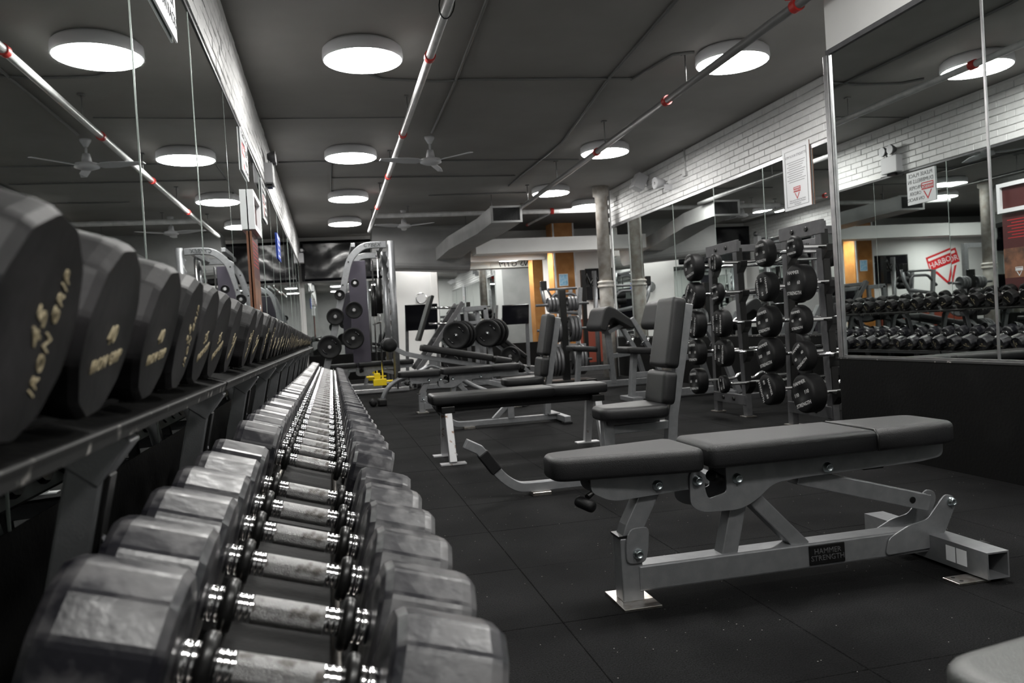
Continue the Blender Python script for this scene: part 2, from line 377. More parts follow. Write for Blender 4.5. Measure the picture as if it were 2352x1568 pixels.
# structural column beside the far mirror
cx, cy = 4.36, 12.3
co = thing('round_column', 'weathered cream round column with ring collar at the end of the brick wall', 'column', (cx, cy, 0))
MB().lathe([(.115, 0), (.11, 1.44), (.11, 1.45)], n=28).obj('lower_shaft', 'col', co)
MB().lathe([(.118, 1.44), (.135, 1.455), (.135, 1.475), (.12, 1.485), (.12, 1.51), (.135, 1.52), (.135, 1.54), (.105, 1.555)], n=28).obj('collar', 'col', co)
MB().lathe([(.105, 1.55), (.098, 2.9), (.13, 2.92), (.13, CEIL-.001)], n=28).obj('upper_shaft', 'col', co)
MB().tube([(.13, -.03, 0), (.13, -.03, CEIL-.01)], .012).obj('conduit', 'pipe', co)
# ------------------------------------------------------------------ ceiling: lamps, pipes, fans, duct
lamp0 = thing('ceiling_light', '', 'ceiling light', (0, 0, CEIL), 0, 'round ceiling lights')
MB().lathe([(.26, 0), (.28, -.012), (.298, -.03), (.302, -.09), (.298, -.108), (.29, -.110), (.287, -.09)], n=48, caps=False).obj('housing', 'lampbody', lamp0)
MB().lathe([(.288, -.104), (.284, -.113), (.2, -.115), (.001, -.1155)], n=48).obj('diffuser', 'lamp', lamp0)
lamps = [(.36, 6.17, 'large lit round lamp at top centre left of the white sprinkler pipe'), (.345, 9.5, 'second round lamp away in the left row, beside the near fan'),
         (.37, 12.3, 'third round lamp away in the left row over the dumbbells'), (.36, 14.95, 'farthest round lamp of the left row, above the smith machine'),
         (3.38, 6.1, 'large lit round lamp at upper right crossed by the right sprinkler pipe'), (3.42, 9.4, 'second round lamp away in the right row near the brick band'),
         (3.5, 12.2, 'third round lamp away in the right row behind the right sprinkler pipe'), (4.6, 13.65, 'round lamp half hidden behind the cream column'),
         (.36, 2.85, 'round lamp of the left row above the near dumbbells, out of view overhead'), (.36, -.5, 'round lamp of the left row behind the camera'),
         (1.95, 2.85, 'round lamp above the near bench, out of view overhead'), (1.95, -.5, 'round lamp at right behind the camera'),
         (6.6, 14.2, 'round lamp in the far right alcove'), (7.6, 16.6, 'round lamp in the far right alcove beyond the soffit'), (4.2, 16.7, 'round lamp beyond the white soffit in front of the back mirror'), (1.9, 17.0, 'round lamp at the back wall')]
for i, (x, y, lb) in enumerate(lamps):
    o = lamp0 if i == 0 else copy_tree(lamp0)
    z = 2.6 if y > 16 and x > 2.8 else CEIL
    o.location = (x, y, z); o['label'] = lb
def pipe_run(name, label, a, b, r, m, rings, hang=(), ring_m='redpaint'):
    t = thing(name, label, 'pipe', a)
    a = Vector(a); b = Vector(b); MB().tube([(0, 0, 0), b-a], r, 14).obj('pipe', m, t)
    d = (b-a).normalized(); 
    for y in rings:
        p = d*((y-a.y)/d.y) if abs(d.y) > .3 else d*((y-a.x)/d.x)
        MB().tube([p-d*.03, p-d*.022, p+d*.022, p+d*.03], r*1.35, 14).obj('coupling', ring_m, t)
    for y in hang:
        p = d*((y-a.y)/d.y) if abs(d.y) > .3 else d*((y-a.x)/d.x)
        h = MB(); h.tube([p, Vector((p.x, p.y, CEIL-.002-a.z))], .006, 6); h.box((p.x, p.y, CEIL-.008-a.z), (.05, .05, .012)); h.obj('hanger', 'pipe_dk', t)
    return t
p1 = pipe_run('sprinkler_pipe', 'long white sprinkler pipe with red couplings left of the ceiling fans', (.815, YF+.05, 2.85), (.80, 15.2, 2.85), .03, 'pipe', (1.5, 3.6, 5.73, 7.95, 10.05, 12.4), (2.6, 4.9, 7.4, 9.6, 11.6, 14))
pipe_run('sprinkler_pipe', 'sprinkler pipe with red couplings, its shade painted in as grey, running past the right row of lamps', (2.9, YF+.05, 2.8), (3.08, 12.6, 2.8), .032, 'pipe_dk', (2.2, 4.55, 6.62, 8.6), (3.4, 6.2, 8.3, 10.3, 12))  # dark colour carries the shade this pipe lies in
pipe_run('sprinkler_main', 'white sprinkler main crossing the ceiling behind the duct grille', (.86, 13.75, 2.92), (4.9, 13.78, 2.92), .042, 'pipe', (3.95,), (1.4, 3.4, 4.6))
pipe_run('sprinkler_branch', 'short white sprinkler branch ending in a red cap near the soffit', (3.95, 13.8, 2.9), (3.9, 15.4, 2.9), .022, 'pipe', (15.37,), (14.6,))
pipe_run('sprinkler_cross_pipe', 'white sprinkler cross pipe with red valve at the top edge above the near right wall', (2.6, 4.62, 2.9), (4.6, 4.62, 2.93), .035, 'pipe', (3.0, 3.06), ())
cb = thing('cable_coil', 'loop of black cable hanging on the white sprinkler pipe', 'cable', (.815, 4.95, 2.85))
MB().tube([(.05*math.sin(a)+.01, .11*math.cos(a)*.4, .06+.11*math.sin(a+1.2)) for a in [i*.42 for i in range(16)]], .004, 6).obj('cable', 'rubber', cb)
def conduit(label, pts, r=.009):
    t = MB(); z = CEIL-.012
    t.tube([(p[0], p[1], z) for p in pts], r, 8, up=Vector((0, 0, 1))); return tag(t.obj('ceiling_conduit', 'pipe_dk'), label, 'conduit', 'conduits on the ceiling')
conduit('thin conduit running along the ceiling to the near fan', [(1.13, 2), (1.14, 5.2), (1.19, 6.96), (1.2, 8.72)], .012)
conduit('thin conduit crossing the ceiling beside the nearest lamps', [(.42, 6.75), (.55, 6.9), (1.05, 6.95), (1.25, 6.9), (2.78, 6.82)], .011)
conduit('long thin conduit running down the right half of the ceiling', [(2.45, 5.1), (2.56, 6.8), (2.83, 9.25), (2.78, 12.0)], .012)
conduit('short conduit joining the long conduit to the upper right lamp', [(2.79, 6.86), (2.9, 6.2), (3.06, 6.13)], .011)
conduit('thin conduit crossing the ceiling in line with the second pair of lamps', [(-.5, 10.13), (.2, 10.1), (3.34, 10.19)])
conduit('thin conduit crossing the ceiling just behind the near fan', [(.12, 11.13), (2.7, 11.2)])
conduit('thin conduit crossing the ceiling in front of the duct', [(1.63, 12.68), (3.2, 12.6)])
conduit('thin conduit crossing the ceiling near the brick of the left wall', [(-.54, 8.15), (.9, 8.1)], .006)
conduit('short conduit linking the second and third lamps of the left row', [(.13, 9.9), (.12, 12.1), (.2, 12.15)])
def fan(label, loc, ang, group):
    t = thing('ceiling_fan', label, 'ceiling fan', loc, 0, group)
    MB().lathe([(.055, 0), (.055, -.02), (.02, -.08)], n=16).obj('canopy', 'lampbody', t)
    MB().cyl((0, 0, -.07), (0, 0, -.17), .012).obj('rod', 'lampbody', t)
    MB().lathe([(.035, -.15), (.045, -.2), (.05, -.235), (.11, -.25), (.12, -.29), (.07, -.31), (.001, -.315)], n=24).obj('motor', 'lampbody', t)
    for k in range(3):
        a = ang+k*2.094; d = Vector((math.cos(a), math.sin(a), 0)); n = Vector((-d.y, d.x, 0)); rings = []
        for s, wd, tw in ((.1, .025, .1), (.16, .05, .35), (.3, .06, .3), (.58, .03, .12)):
            c = d*s+Vector((0, 0, -.275)); h = n*math.cos(tw)*wd+Vector((0, 0, 1))*math.sin(tw)*wd; up = Vector((0, 0, .004))
            rings.append([c-h-up, c+h-up, c+h+up, c-h+up])
        MB().loft(rings).obj('blade', 'lampbody', t)
    return t
fan('white three-blade ceiling fan beside the second lamp of the left row', (1.2, 8.95, CEIL), 3.35, 'ceiling fans')
fan('distant white three-blade ceiling fan above the smith machine', (1.36, 14.2, CEIL), 3.6, 'ceiling fans')
# air duct with grille
du = thing('air_duct', 'grey rectangular air duct with black slatted grille hanging from the ceiling', 'duct', (2.765, 12.2, 2.66))
db = MB(); db.sweep([(0, .03, 0), (-.02, 1.2, -.02), (-.28, 2.9, -.1), (-.36, 4.2, -.18)], [(-.24, -.125), (.24, -.125), (.24, .125), (-.24, .125)], up=Vector((0, 0, 1))); db.obj('duct_body', 'duct', du)
gr = MB(); 
for a, b in (((-.25, -.01, .10), (.25, .035, .13)), ((-.25, -.01, -.13), (.25, .035, -.10)), ((-.25, -.01, -.1), (-.215, .035, .1)), ((.215, -.01, -.1), (.25, .035, .1))): gr.bb(a, b)
go = gr.obj('grille_frame', 'duct', du)
MB().bb((-.215, .018, -.1), (.215, .022, .1)).obj('grille_back', 'rubber', du)
for i in range(22): MB().bb((-.21+i*.0195, 0, -.1), (-.205+i*.0195, .018, .1)).obj('grille_slat', 'steel_dk', go)
for x, y in ((-.1, .6), (-.2, 2.6)): MB().cyl((x, y, .1), (x, y, CEIL-2.66-.001), .006, 6).obj('hanger', 'pipe_dk', du)

# ------------------------------------------------------------------ wall fittings
TRI = [(-.5, .45), (.5, .45), (.08, -.5), (-.08, -.5)]
def logo(parent, c, s, face, m='red'):
    """red banner over an inverted triangle with a name across it"""
    Fm = FACE[face]; c = Vector(c)
    def q(x, y, d=.0006): return c+Fm @ Vector((x*s, y*s, d))
    for poly in ([(-.5, .5), (.5, .5), (.5, .44), (-.5, .44)], [(-.5, .36), (.5, .36), (.5, .06), (-.5, .06)], [(-.36, .0), (-.27, .0), (0, -.42), (0, -.55)], [(.36, .0), (.27, .0), (0, -.42), (0, -.55)], [(-.5, .44), (-.44, .44), (-.44, .36), (-.5, .36)], [(.5, .44), (.44, .44), (.44, .36), (.5, .36)]):
        n = len(poly); mb = MB(); mb.add([q(x, y) for x, y in poly]+[q(x, y, .0018) for x, y in poly], [tuple(range(n)), tuple(range(n, 2*n))]+[(i, (i+1) % n, (i+1) % n+n, i+n) for i in range(n)])
        mb.obj('logo_bar', m, parent)
    text('HARBOR', .24*s, q(0, .205, .003), face, 'paper', parent, depth=.0005)
def rack_sign(label, y0, y1, z0, z1):
    t = thing('rack_sign', label, 'sign', (XL, (y0+y1)/2, z0), 0, 'dumbbell order signs')
    W = y1-y0; H = z1-z0
    MB().bb((.003, -W/2, 0), (.012, W/2, H)).obj('board', 'paper', t, .001, 1)
    text('PLEASE PLACE\nDUMBBELLS IN', .062*W/.45, (.0125, 0, H*.78), '+x', 'inkblack', t, depth=.0006, line=1.1)
    text('PROPER\nORDER\nON RACKS', .058*W/.45, (.0125, W*.2, H*.32), '+x', 'inkblack', t, depth=.0006, line=1.15)
    logo(t, (.0125, -W*.24, H*.35), .19*W/.45, '+x'); return t
rack_sign('white sign about dumbbell order cut by the top edge above the mirror', 3.06, 3.56, 2.14, 2.6)
rack_sign('second white dumbbell order sign along the left mirror, edge-on', 6.05, 6.5, 2.13, 2.44)
rack_sign('third white dumbbell order sign, below the emergency light', 7.8, 8.25, 2.04, 2.42)
fr = thing('framed_notice', 'white framed red notice sticking out from the left mirror above a poster', 'picture frame', (XL, 6.62, 1.74))
MB().bb((.004, -.3, 0), (.05, .3, .04)).obj('frame_bar', 'paper', fr); MB().bb((.004, -.3, .26), (.05, .3, .3)).obj('frame_bar', 'paper', fr)
MB().bb((.004, -.3, .04), (.05, -.26, .26)).obj('frame_bar', 'paper', fr); MB().bb((.004, .26, .04), (.05, .3, .26)).obj('frame_bar', 'paper', fr)
MB().bb((.004, -.26, .04), (.02, .26, .26)).obj('red_print', 'darkred', fr)
ps = thing('fitness_poster', 'dark red poster with bare arms photo below the framed notice', 'poster', (XL, 6.62, .86))
MB().bb((.004, -.28, 0), (.014, .28, .87)).obj('board', 'darkred', ps); MB().bb((.0142, -.28, .22), (.0155, .28, .52)).obj('photo', 'skin', ps)
MB().bb((.004, -.29, 0), (.02, -.28, .87)).obj('side_rail', 'brown', ps)
for i in range(9): MB().bb((.0142, -.2+.03*(i % 3), .8-.03*i-(.33 if i > 6 else 0)), (.015, .22-.05*(i % 2), .807-.03*i-(.33 if i > 6 else 0))).obj('text_line', 'red' if i < 7 else 'print', ps)
logo(ps, (.016, .1, .28), .09, '+x', 'paper')
bs = thing('blue_sign', 'small blue sign with white lines of text on the left mirror', 'sign', (XL, 10.0, 1.86))
MB().bb((.004, -.27, 0), (.01, .27, .3)).obj('board', 'blue', bs)
for i, ch in enumerate('WRIS'):
    text(ch, .075, (.0105, -.2, .255-.07*i), '+x', 'paper', bs, depth=.0005)
    MB().bb((.0102, -.14, .245-.07*i), (.011, .2-.05*(i % 3), .268-.07*i)).obj('text_line', 'paper', bs)
em = thing('emergency_light', 'grey emergency light box with twin heads on the left brick band', 'emergency light', (XL, 8.45, MT+.03))
MB().bb((.0, -.14, 0), (.09, .14, .2)).obj('case', 'lampbody', em, .008)
for s in (-1, 1):
    MB().lathe([(.03, -.03), (.045, 0), (.06, .035), (.055, .05)], (.07, s*.07, .27), 'x', 18).obj('lamp_head', 'steel_dk', em)
    MB().cyl((.05, s*.07, .19), (.06, s*.07, .25), .012, 8).obj('bracket', 'alu', em)
MB().bb((.02, -.06, -.03), (.07, .06, 0)).obj('exit_window', 'screen', em)
e2 = thing('emergency_light', 'small emergency lamp at the far end of the left brick band', 'emergency light', (XL, 16.9, MT+.03))
MB().bb((0, -.1, 0), (.1, .1, .2)).obj('case', 'lampbody', e2, .008); MB().lathe([(.03, -.03), (.06, .035), (.055, .05)], (.07, 0, .26), 'y', 16).obj('lamp_head', 'alu', e2)
et = thing('etiquette_sign', 'white gym etiquette notice hanging over the barbell racks', 'sign', (XR, 7.2, 1.9))
HH = .63
MB().bb((-.018, -.235, 0), (-.008, .235, HH)).obj('board', 'paper', et, .001, 1)
for a, b in (((-.19), (-.186)), ((.186), (.19))): MB().bb((-.0195, a, .03), (-.018, b, HH-.04)).obj('border_line', 'inkblack', et)
for z in (.03, HH-.043): MB().bb((-.0195, -.19, z), (-.018, .19, z+.003)).obj('border_line', 'inkblack', et)
text('GYM FLOOR ETIQUETTE', .034, (-.0185, 0, HH-.1), '-x', 'inkgrey', et, depth=.0005)
for i in range(10): MB().bb((-.0193, -.16+.02*(i % 4), HH-.16-i*.022), (-.018, .16-.03*(i % 2), HH-.155-i*.022)).obj('text_line', 'inkgrey', et)
logo(et, (-.0185, 0, .16), .12, '-x')
text('Thank you for helping keep Harbor\nFitness the Best part of a Members\nDay Everyday!', .02, (-.0185, 0, .07), '-x', 'inkgrey', et, depth=.0004)
MB().bb((-.018, -.240, 0), (-.011, -.236, HH)).obj('wood_edge', 'brown', et)
sp = thing('wall_speaker', 'grey box speaker on the brick band beside the floodlight', 'speaker', (XR, 11.0, 2.82))
MB().box((-.14, 0, .07), (.16, .2, .22), Matrix.Rotation(.45, 3, 'Y')).obj('cabinet', 'lampbody', sp, .01); MB().bb((-.08, -.02, .08), (.0, .02, .12)).obj('bracket', 'pipe_dk', sp)
fd = thing('floodlight', 'small round security floodlight on the brick band', 'floodlight', (XR, 10.25, 2.68))
MB().bb((-.012, -.06, -.02), (0, .06, .1)).obj('plate', 'lampbody', fd); MB().bb((-.12, -.1, -.06), (-.01, -.07, .02)).obj('shade', 'lampbody', fd)
MB().lathe([(.045, .06), (.06, .0), (.085, -.07), (.08, -.09), (.07, -.085)], (-.13, .02, .06), 'x', 20).obj('head', 'lampbody', fd); MB().lathe([(.07, -.082), (.001, -.086)], (-.13, .02, .06), 'x', 20).obj('lens', 'screen', fd)
MB().cyl((-.02, .02, .04), (-.1, .02, .05), .015, 8).obj('arm', 'lampbody', fd)
jb = thing('wall_conduit', 'painted conduit drop with box on the brick band above the floodlight', 'conduit', (XR, 9.7, 2.75))
MB().cyl((-.02, 0, 0), (-.02, 0, CEIL-2.751), .012, 8).obj('conduit', 'pipe', jb); MB().bb((-.05, -.05, -.03), (0, .05, .03)).obj('box', 'pipe', jb)
wp = thing('wall_panel_light', 'white wall bracket poking out past the edge of the near right wall', 'bracket', (XR, 5.35, 2.72))
MB().prism([(-.30, .06), (-.05, .2), (0, .2), (0, .02), (-.2, -.04)], -.08, .08).obj('bracket_body', 'lampbody', wp)

# back wall fittings
bs2 = MB(); rows = 14; cols = 26; gv = []
for i in range(rows+1):
    for j in range(cols+1): gv.append((-.53+1.9*j/cols, YB-.3+.006*math.sin(i*.7+1.7*math.sin(j*.35))+random.uniform(-.002, .002), 2.12+.84*i/rows))
bs2.add(gv, [(i*(cols+1)+j, i*(cols+1)+j+1, (i+1)*(cols+1)+j+1, (i+1)*(cols+1)+j) for i in range(rows) for j in range(cols)], True)
o = bs2.obj('black_sheeting', 'sheet'); o.modifiers.new('thickness', 'SOLIDIFY').thickness = .01; tag(o, 'wrinkled glossy black sheeting hanging high at the far end wall', 'sheeting')
tv = thing('wall_television', 'black flat television on the white far right wall', 'television', (6.35, YB, 1.42)); MB().bb((-.62, -.1, 0), (.62, -.05, .72)).obj('bezel', 'plastic', tv, .006); MB().bb((-.6, -.104, .02), (.6, -.1, .7)).obj('screen', 'screen', tv); MB().bb((-.1, -.05, .2), (.1, 0, .5)).obj('bracket', 'plastic', tv)
lg = thing('wall_logo', 'red banner and triangle logo painted on the white back wall', 'wall logo', (8.1, YB-.004, 1.75)); logo(lg, (0, 0, 0), .85, '-y'); lg.rotation_euler = (0, -.3, 0)
clk = thing('wall_clock', 'round silver wall clock on the white back wall', 'clock', (1.96, YB, 1.66))
MB().lathe([(.1, -.01), (.125, -.03), (.12, -.05), (.1, -.045)], (0, 0, 0), 'y', 28).obj('rim', 'chrome', clk); MB().lathe([(.1, -.012), (.001, -.02)], (0, 0, 0), 'y', 28).obj('dial', 'paper', clk)
MB().box((.02, -.03, .02), (.006, .004, .07), Matrix.Rotation(.7, 3, 'Y')).obj('hand', 'inkblack', clk); MB().box((-.01, -.03, .02), (.006, .004, .05), Matrix.Rotation(-.5, 3, 'Y')).obj('hand', 'inkblack', clk)
wc = thing('wood_column', 'square orange wood-veneer pillar with white corner strips and blue notice', 'pillar', (4.93, 16.7, 0))
MB().bb((-.24, -.2, 0), (.24, .2, CEIL-.003)).obj('veneer_panel', 'wood', wc)
for x in (-.2, .245): MB().bb((x-.018, -.215, 0), (x+.018, -.198, CEIL-.01)).obj('corner_strip', 'paper', wc)
nb = thing('blue_notice', 'light blue paper notice stuck on the wood pillar', 'notice', (4.9, 16.485, 1.72)); MB().bb((-.1, -.004, 0), (.1, 0, .26)).obj('paper', 'paper', nb); MB().bb((-.088, -.006, .014), (.088, -.004, .246)).obj('print', 'blueposter', nb)
# ------------------------------------------------------------------ dumbbells and their racks
TILT = R(17)
def poly12(r, k=12):
    return rpoly([(r*math.cos(2*math.pi*(i+.5)/k), r*math.sin(2*math.pi*(i+.5)/k)) for i in range(k)], r*.07, 2)
_db = {}
def dumbbell_meshes(r, L, hg, m):
    k = (round(r, 3), round(L, 3), round(hg, 3), m)
    if k in _db: return _db[k]
    out = {}
    for s in (1, -1):
        mb = MB(); prof = [(.78, hg), (.93, hg+.004), (1., hg+.013), (1., hg+L-.02), (.975, hg+L-.008), (.92, hg+L)]
        mb.loft([[Vector((s*h, x, y)) for x, y in poly12(r*q)] for q, h in prof])
        out['head', s] = mb.mesh('head'); out['head', s].materials.append(M[m])
        d = MB(); d.lathe([(.017, s*(hg-.037)), (.03, s*(hg-.036)), (.033, s*(hg-.031)), (.033, s*(hg-.025)), (.03, s*(hg-.021)), (.017, s*(hg-.02))], axis='x', n=24); out['disc', s] = d.mesh('flange'); out['disc', s].materials.append(M['plastic'])
        c = MB(); c.lathe([(.019, s*(hg-.021)), (.0215, s*(hg-.019)), (.0215, s*(hg-.012)), (.020, s*(hg-.011)), (.0215, s*(hg-.010)), (.0215, s*(hg+.001))], axis='x', n=18); out['collar', s] = c.mesh('collar'); out['collar', s].materials.append(M['chrome'])
    h = MB(); e_ = hg-.036; h.lathe([(.0155, -e_), (.0172, -e_+.001), (.0172, -e_+.006), (.0165, -e_+.007), (.0172, -e_+.008), (.0172, -e_+.013), (.0165, -e_+.014), (.0172, -e_+.015), (.0172, -e_+.02), (.0168, -e_+.021), (.0168, e_-.021), (.0172, e_-.02), (.0172, e_-.015), (.0165, e_-.014), (.0172, e_-.013), (.0172, e_-.008), (.0165, e_-.007), (.0172, e_-.006), (.0172, e_-.001), (.0155, e_)], axis='x', n=20); out['handle'] = h.mesh('handle'); out['handle'].materials.append(M['chrome'])
    g = MB(); a = e_-.02; g.lathe([(.0165, -a), (.0173, -a+.001), (.0173, a-.001), (.0165, a)], axis='x', n=20); out['grip'] = g.mesh('grip'); out['grip'].materials.append(M['knurl'])
    _db[k] = out; return out
_lt = {}
def db_letter(num, r, x):
    k = (num, round(r, 3), round(x, 3))
    if k not in _lt:
        me = text_mesh(str(num), r*.27, depth=.0008, shear=.25, spacing=1.12); me.transform(Matrix.Translation((x, 0, -r*.04)) @ FACE['+x'].to_4x4() @ Matrix.Diagonal((1.15, 1.05, 1, 1)))
        m2 = text_mesh('IRON GRIP', r*.2, depth=.0008, shear=.25, spacing=1.12); m2.transform(Matrix.Translation((x, 0, -r*.32)) @ FACE['+x'].to_4x4())
        b = bmesh.new(); b.from_mesh(me); b.from_mesh(m2); b.to_mesh(me); b.free(); me.materials.clear(); me.materials.append(M['gold']); _lt[k] = me
    return _lt[k]
def dumbbell(label, loc, r, L, hg, num, spin, m, group, yawj=0., mirror_face=True):
    t = thing('dumbbell', label, 'dumbbell', loc, 0, group)
    t.rotation_euler = (Matrix.Rotation(yawj, 3, 'Z') @ Matrix.Rotation(TILT, 3, 'Y') @ Matrix.Rotation(spin, 3, 'X')).to_euler()
    ms = dumbbell_meshes(r, L, hg, m)
    for s in (1, -1):
        hd = link('head', ms['head', s], None, t)
        if s > 0: link('lettering', db_letter(num, r, hg+L+.0003), None, hd)
        link('flange', ms['disc', s], None, t); link('collar', ms['collar', s], None, t)
    h = link('handle', ms['handle'], None, t); link('grip', ms['grip'], None, h)
    return t
LOWX, LOWZ, TOPX, TOPZ = -.075, .53, -.37, .94
lowY = [.855, 1.04, 1.24, 1.44, 1.64, 1.86, 2.32, 2.55, 2.735, 2.93, 3.15, 3.38, 3.61, 3.85, 4.07, 4.28, 4.49]
while lowY[-1] < 9.9: lowY.append(lowY[-1]+random.uniform(.19, .21)+(.08 if len(lowY) in (24, 33) else 0))
nums = [75, 75, 70, 70, 65, 65, 60, 60, 55, 55, 50, 50]
lows = []
for i, y in enumerate(lowY):
    r = .088-.0012*max(0, i-3) if i < 16 else max(.062, .073-.0005*(i-16)); r = round(r, 3)
    n = ordinal(i+1)
    lb = 'scuffed dumbbell nearest the camera on the lower tier, cut by the bottom edge' if i == 0 else n+' scuffed dumbbell from the camera along the lower rack tier'
    lows.append((y, r)); off = (LOWZ-.088)
    zc = LOWZ-(.088-r)*math.cos(TILT); xc = LOWX-(.088-r)*math.sin(TILT)
    dumbbell(lb, (xc, y, zc), r, .122-.001*min(i, 25), .101, max(30, 80-2*i-(80-2*i) % 5), random.choice([-.2, .0, .3, 1.4, -1.2, .05])+random.uniform(-.06, .06), 'ureth', 'dumbbells on the lower rack tier', random.uniform(-.012, .012))
topY = [.65, .86, 1.10, 1.30, 1.49, 1.677, 1.91, 2.29, 2.52, 2.85, 3.15]
while topY[-1] < 9.8: topY.append(topY[-1]+random.uniform(.2, .225))
tnum = [45, 40, 40, 35, 35, 35, 30, 30, 25, 25, 25, 20, 20]
tspin = [1.42, .12, .1, 1.5, .25, .3, .5, .9, .4]
for i, y in enumerate(topY):
    r = round(.094-.0008*i if i < 14 else max(.048, .0825-.0009*(i-14)), 3); L = .105-.001*min(i, 30); num = tnum[i] if i < len(tnum) else max(5, 20-5*((i-13)//8))
    zc = TOPZ-(.094-r)*math.cos(TILT); xc = TOPX-(.094-r)*math.sin(TILT)
    sp_ = tspin[i] if i < len(tspin) else random.uniform(-1.5, 1.5)
    lb = {0: 'black dumbbell marked 45 at the left edge, nearest on the upper tier', 1: 'black dumbbell marked 40 right behind the 45 on the upper tier', 2: 'second black dumbbell marked 40, third from the camera on the upper tier'}.get(i, ordinal(i+1)+' black dumbbell from the camera along the upper rack tier')
    dumbbell(lb, (xc, y, zc), r, L, .062, num, sp_, 'ureth_top', 'dumbbells on the upper rack tier', random.uniform(-.02, .02))
ax = Vector((math.cos(TILT), 0, -math.sin(TILT))); nz = Vector((math.sin(TILT), 0, math.cos(TILT)))
ROTT = Matrix.Rotation(TILT, 3, 'Y')
def rack_unit(label, y0, ln, k):
    t = thing('dumbbell_rack', label, 'rack', (0, y0, 0), 0, 'two-tier dumbbell racks along the left wall')
    for (cx_, cz_, nm, rr) in ((LOWX, LOWZ, 'lower_tray', .088), (TOPX, TOPZ, 'upper_tray', .094)):
        c = Vector((cx_, 0, cz_)); n0 = -(rr+.012)
        def bx(u0, u1, na, nb, ya=0., yb=ln):
            mb = MB(); mb.box(c+ax*((u0+u1)/2)+nz*((na+nb)/2)+Vector((0, (ya+yb)/2, 0)), (u1-u0, yb-ya, nb-na), ROTT); return mb
        hl = .215 if nm == 'lower_tray' else .175; hb = .2 if nm == 'lower_tray' else .115
        tr = bx(-hb, hl, n0-.006, n0).obj(nm, 'black', t)
        bx(hl-.004, hl, n0-(.016 if nm == 'upper_tray' else .03), n0+.003).obj('front_lip', 'chip' if nm == 'upper_tray' else 'steel_dk', tr, .001, 1)
        bx(-hb, -hb+.004, n0, n0+.05).obj('back_lip', 'steel_dk', tr)
        if nm == 'lower_tray':
            bx(-.075, .075, n0, n0+.018).obj('number_strip', 'black', tr, .004)
            for s in (-1, 1): bx(s*.082-.004, s*.082+.004, n0, n0+.03).obj('strip_edge', 'weld', tr, .002, 1)
    px_ = lambda z: -.30-(.76-z)*.22
    for yl in (.05, .92):
        MB().sq([(px_(.0)-.0, yl+.03, .012), (px_(.75), yl+.03, .75)], .045, .045).obj('upright', 'steel', t, .004)
        MB().bb((px_(0)-.08, yl-.02, 0), (px_(0)+.3, yl+.08, .012)).obj('foot', 'steel', t, .002, 1)
        MB().sq([(px_(.38), yl+.03, .4), (LOWX-.02, yl+.03, .385)], .05, .05).obj('lower_arm', 'steel', t, .003)
        MB().sq([(px_(.7), yl+.03, .72), (TOPX+.1, yl+.03, .775)], .05, .05).obj('upper_arm', 'steel', t, .003)
        MB().sq([(-.1, yl+.03, .01), (-.06, yl+.03, .39)], .05, .05).obj('front_leg', 'steel_dk', t, .003)
        b = MB(); a0 = Vector((px_(.56)+.026, yl+.03, .56)); a1 = Vector((px_(.72)+.026, yl+.03, .72)); b.sq([a0, a1], .008, .034); bd = b.obj('badge', 'plastic', t, .002, 1)
        me = text_mesh('HAMMER STRENGTH', .018, depth=.0006); me.transform(Matrix.Translation(((a0+a1)/2+Vector((.0045, 0, 0)))) @ FACE['+x'].to_4x4() @ Matrix.Rotation(math.pi/2, 4, 'Z')); link('lettering', me, 'inkgrey', bd)
    return t
racks = []
for k in range(6):
    y0 = .15+1.74*k
    racks.append(rack_unit(['nearest grey two-tier dumbbell rack at the left edge', 'second dumbbell rack from the camera along the left wall', 'third dumbbell rack from the camera along the left wall', 'fourth dumbbell rack from the camera along the left wall', 'fifth dumbbell rack from the camera along the left wall', 'farthest dumbbell rack by the smith machine'][k], y0, 1.72, k))
# plastic saddles: two under every dumbbell, parts of the rack they are screwed to
def saddle_mesh(r):
    mb = MB(); mb.prism(rpoly([(-r*.85, 0), (r*.85, 0), (r*.85, r*.32), (r*.72, r*.32), (r*.42, .008), (-r*.42, .008), (-r*.72, r*.32), (-r*.85, r*.32)], .003, 1), -.02, .02, 'x'); me = mb.mesh('saddle'); me.materials.append(M['plastic']); return me
_sd = {}
def saddles(Y, rr, c, rads):
    for y, r in zip(Y, rads):
        k = min(5, max(0, int((y-.15)/1.74))); t = racks[k]; q = round(r, 2)
        if q not in _sd: _sd[q] = saddle_mesh(q)
        for s in (-1, 1):
            o = link('saddle', _sd[q], None, t); p = Vector((c[0], 0, c[1]))+ax*(s*(.14 if rr < .09 else .1))-nz*(rr+.012); o.location = (p.x, y-t.location.y, p.z); o.rotation_euler = (0, TILT, 0)
saddles(lowY, .088, (LOWX, LOWZ), [r for _, r in lows]); saddles(topY, .094, (TOPX, TOPZ), [.09]*12+[.07]*(len(topY)-12))
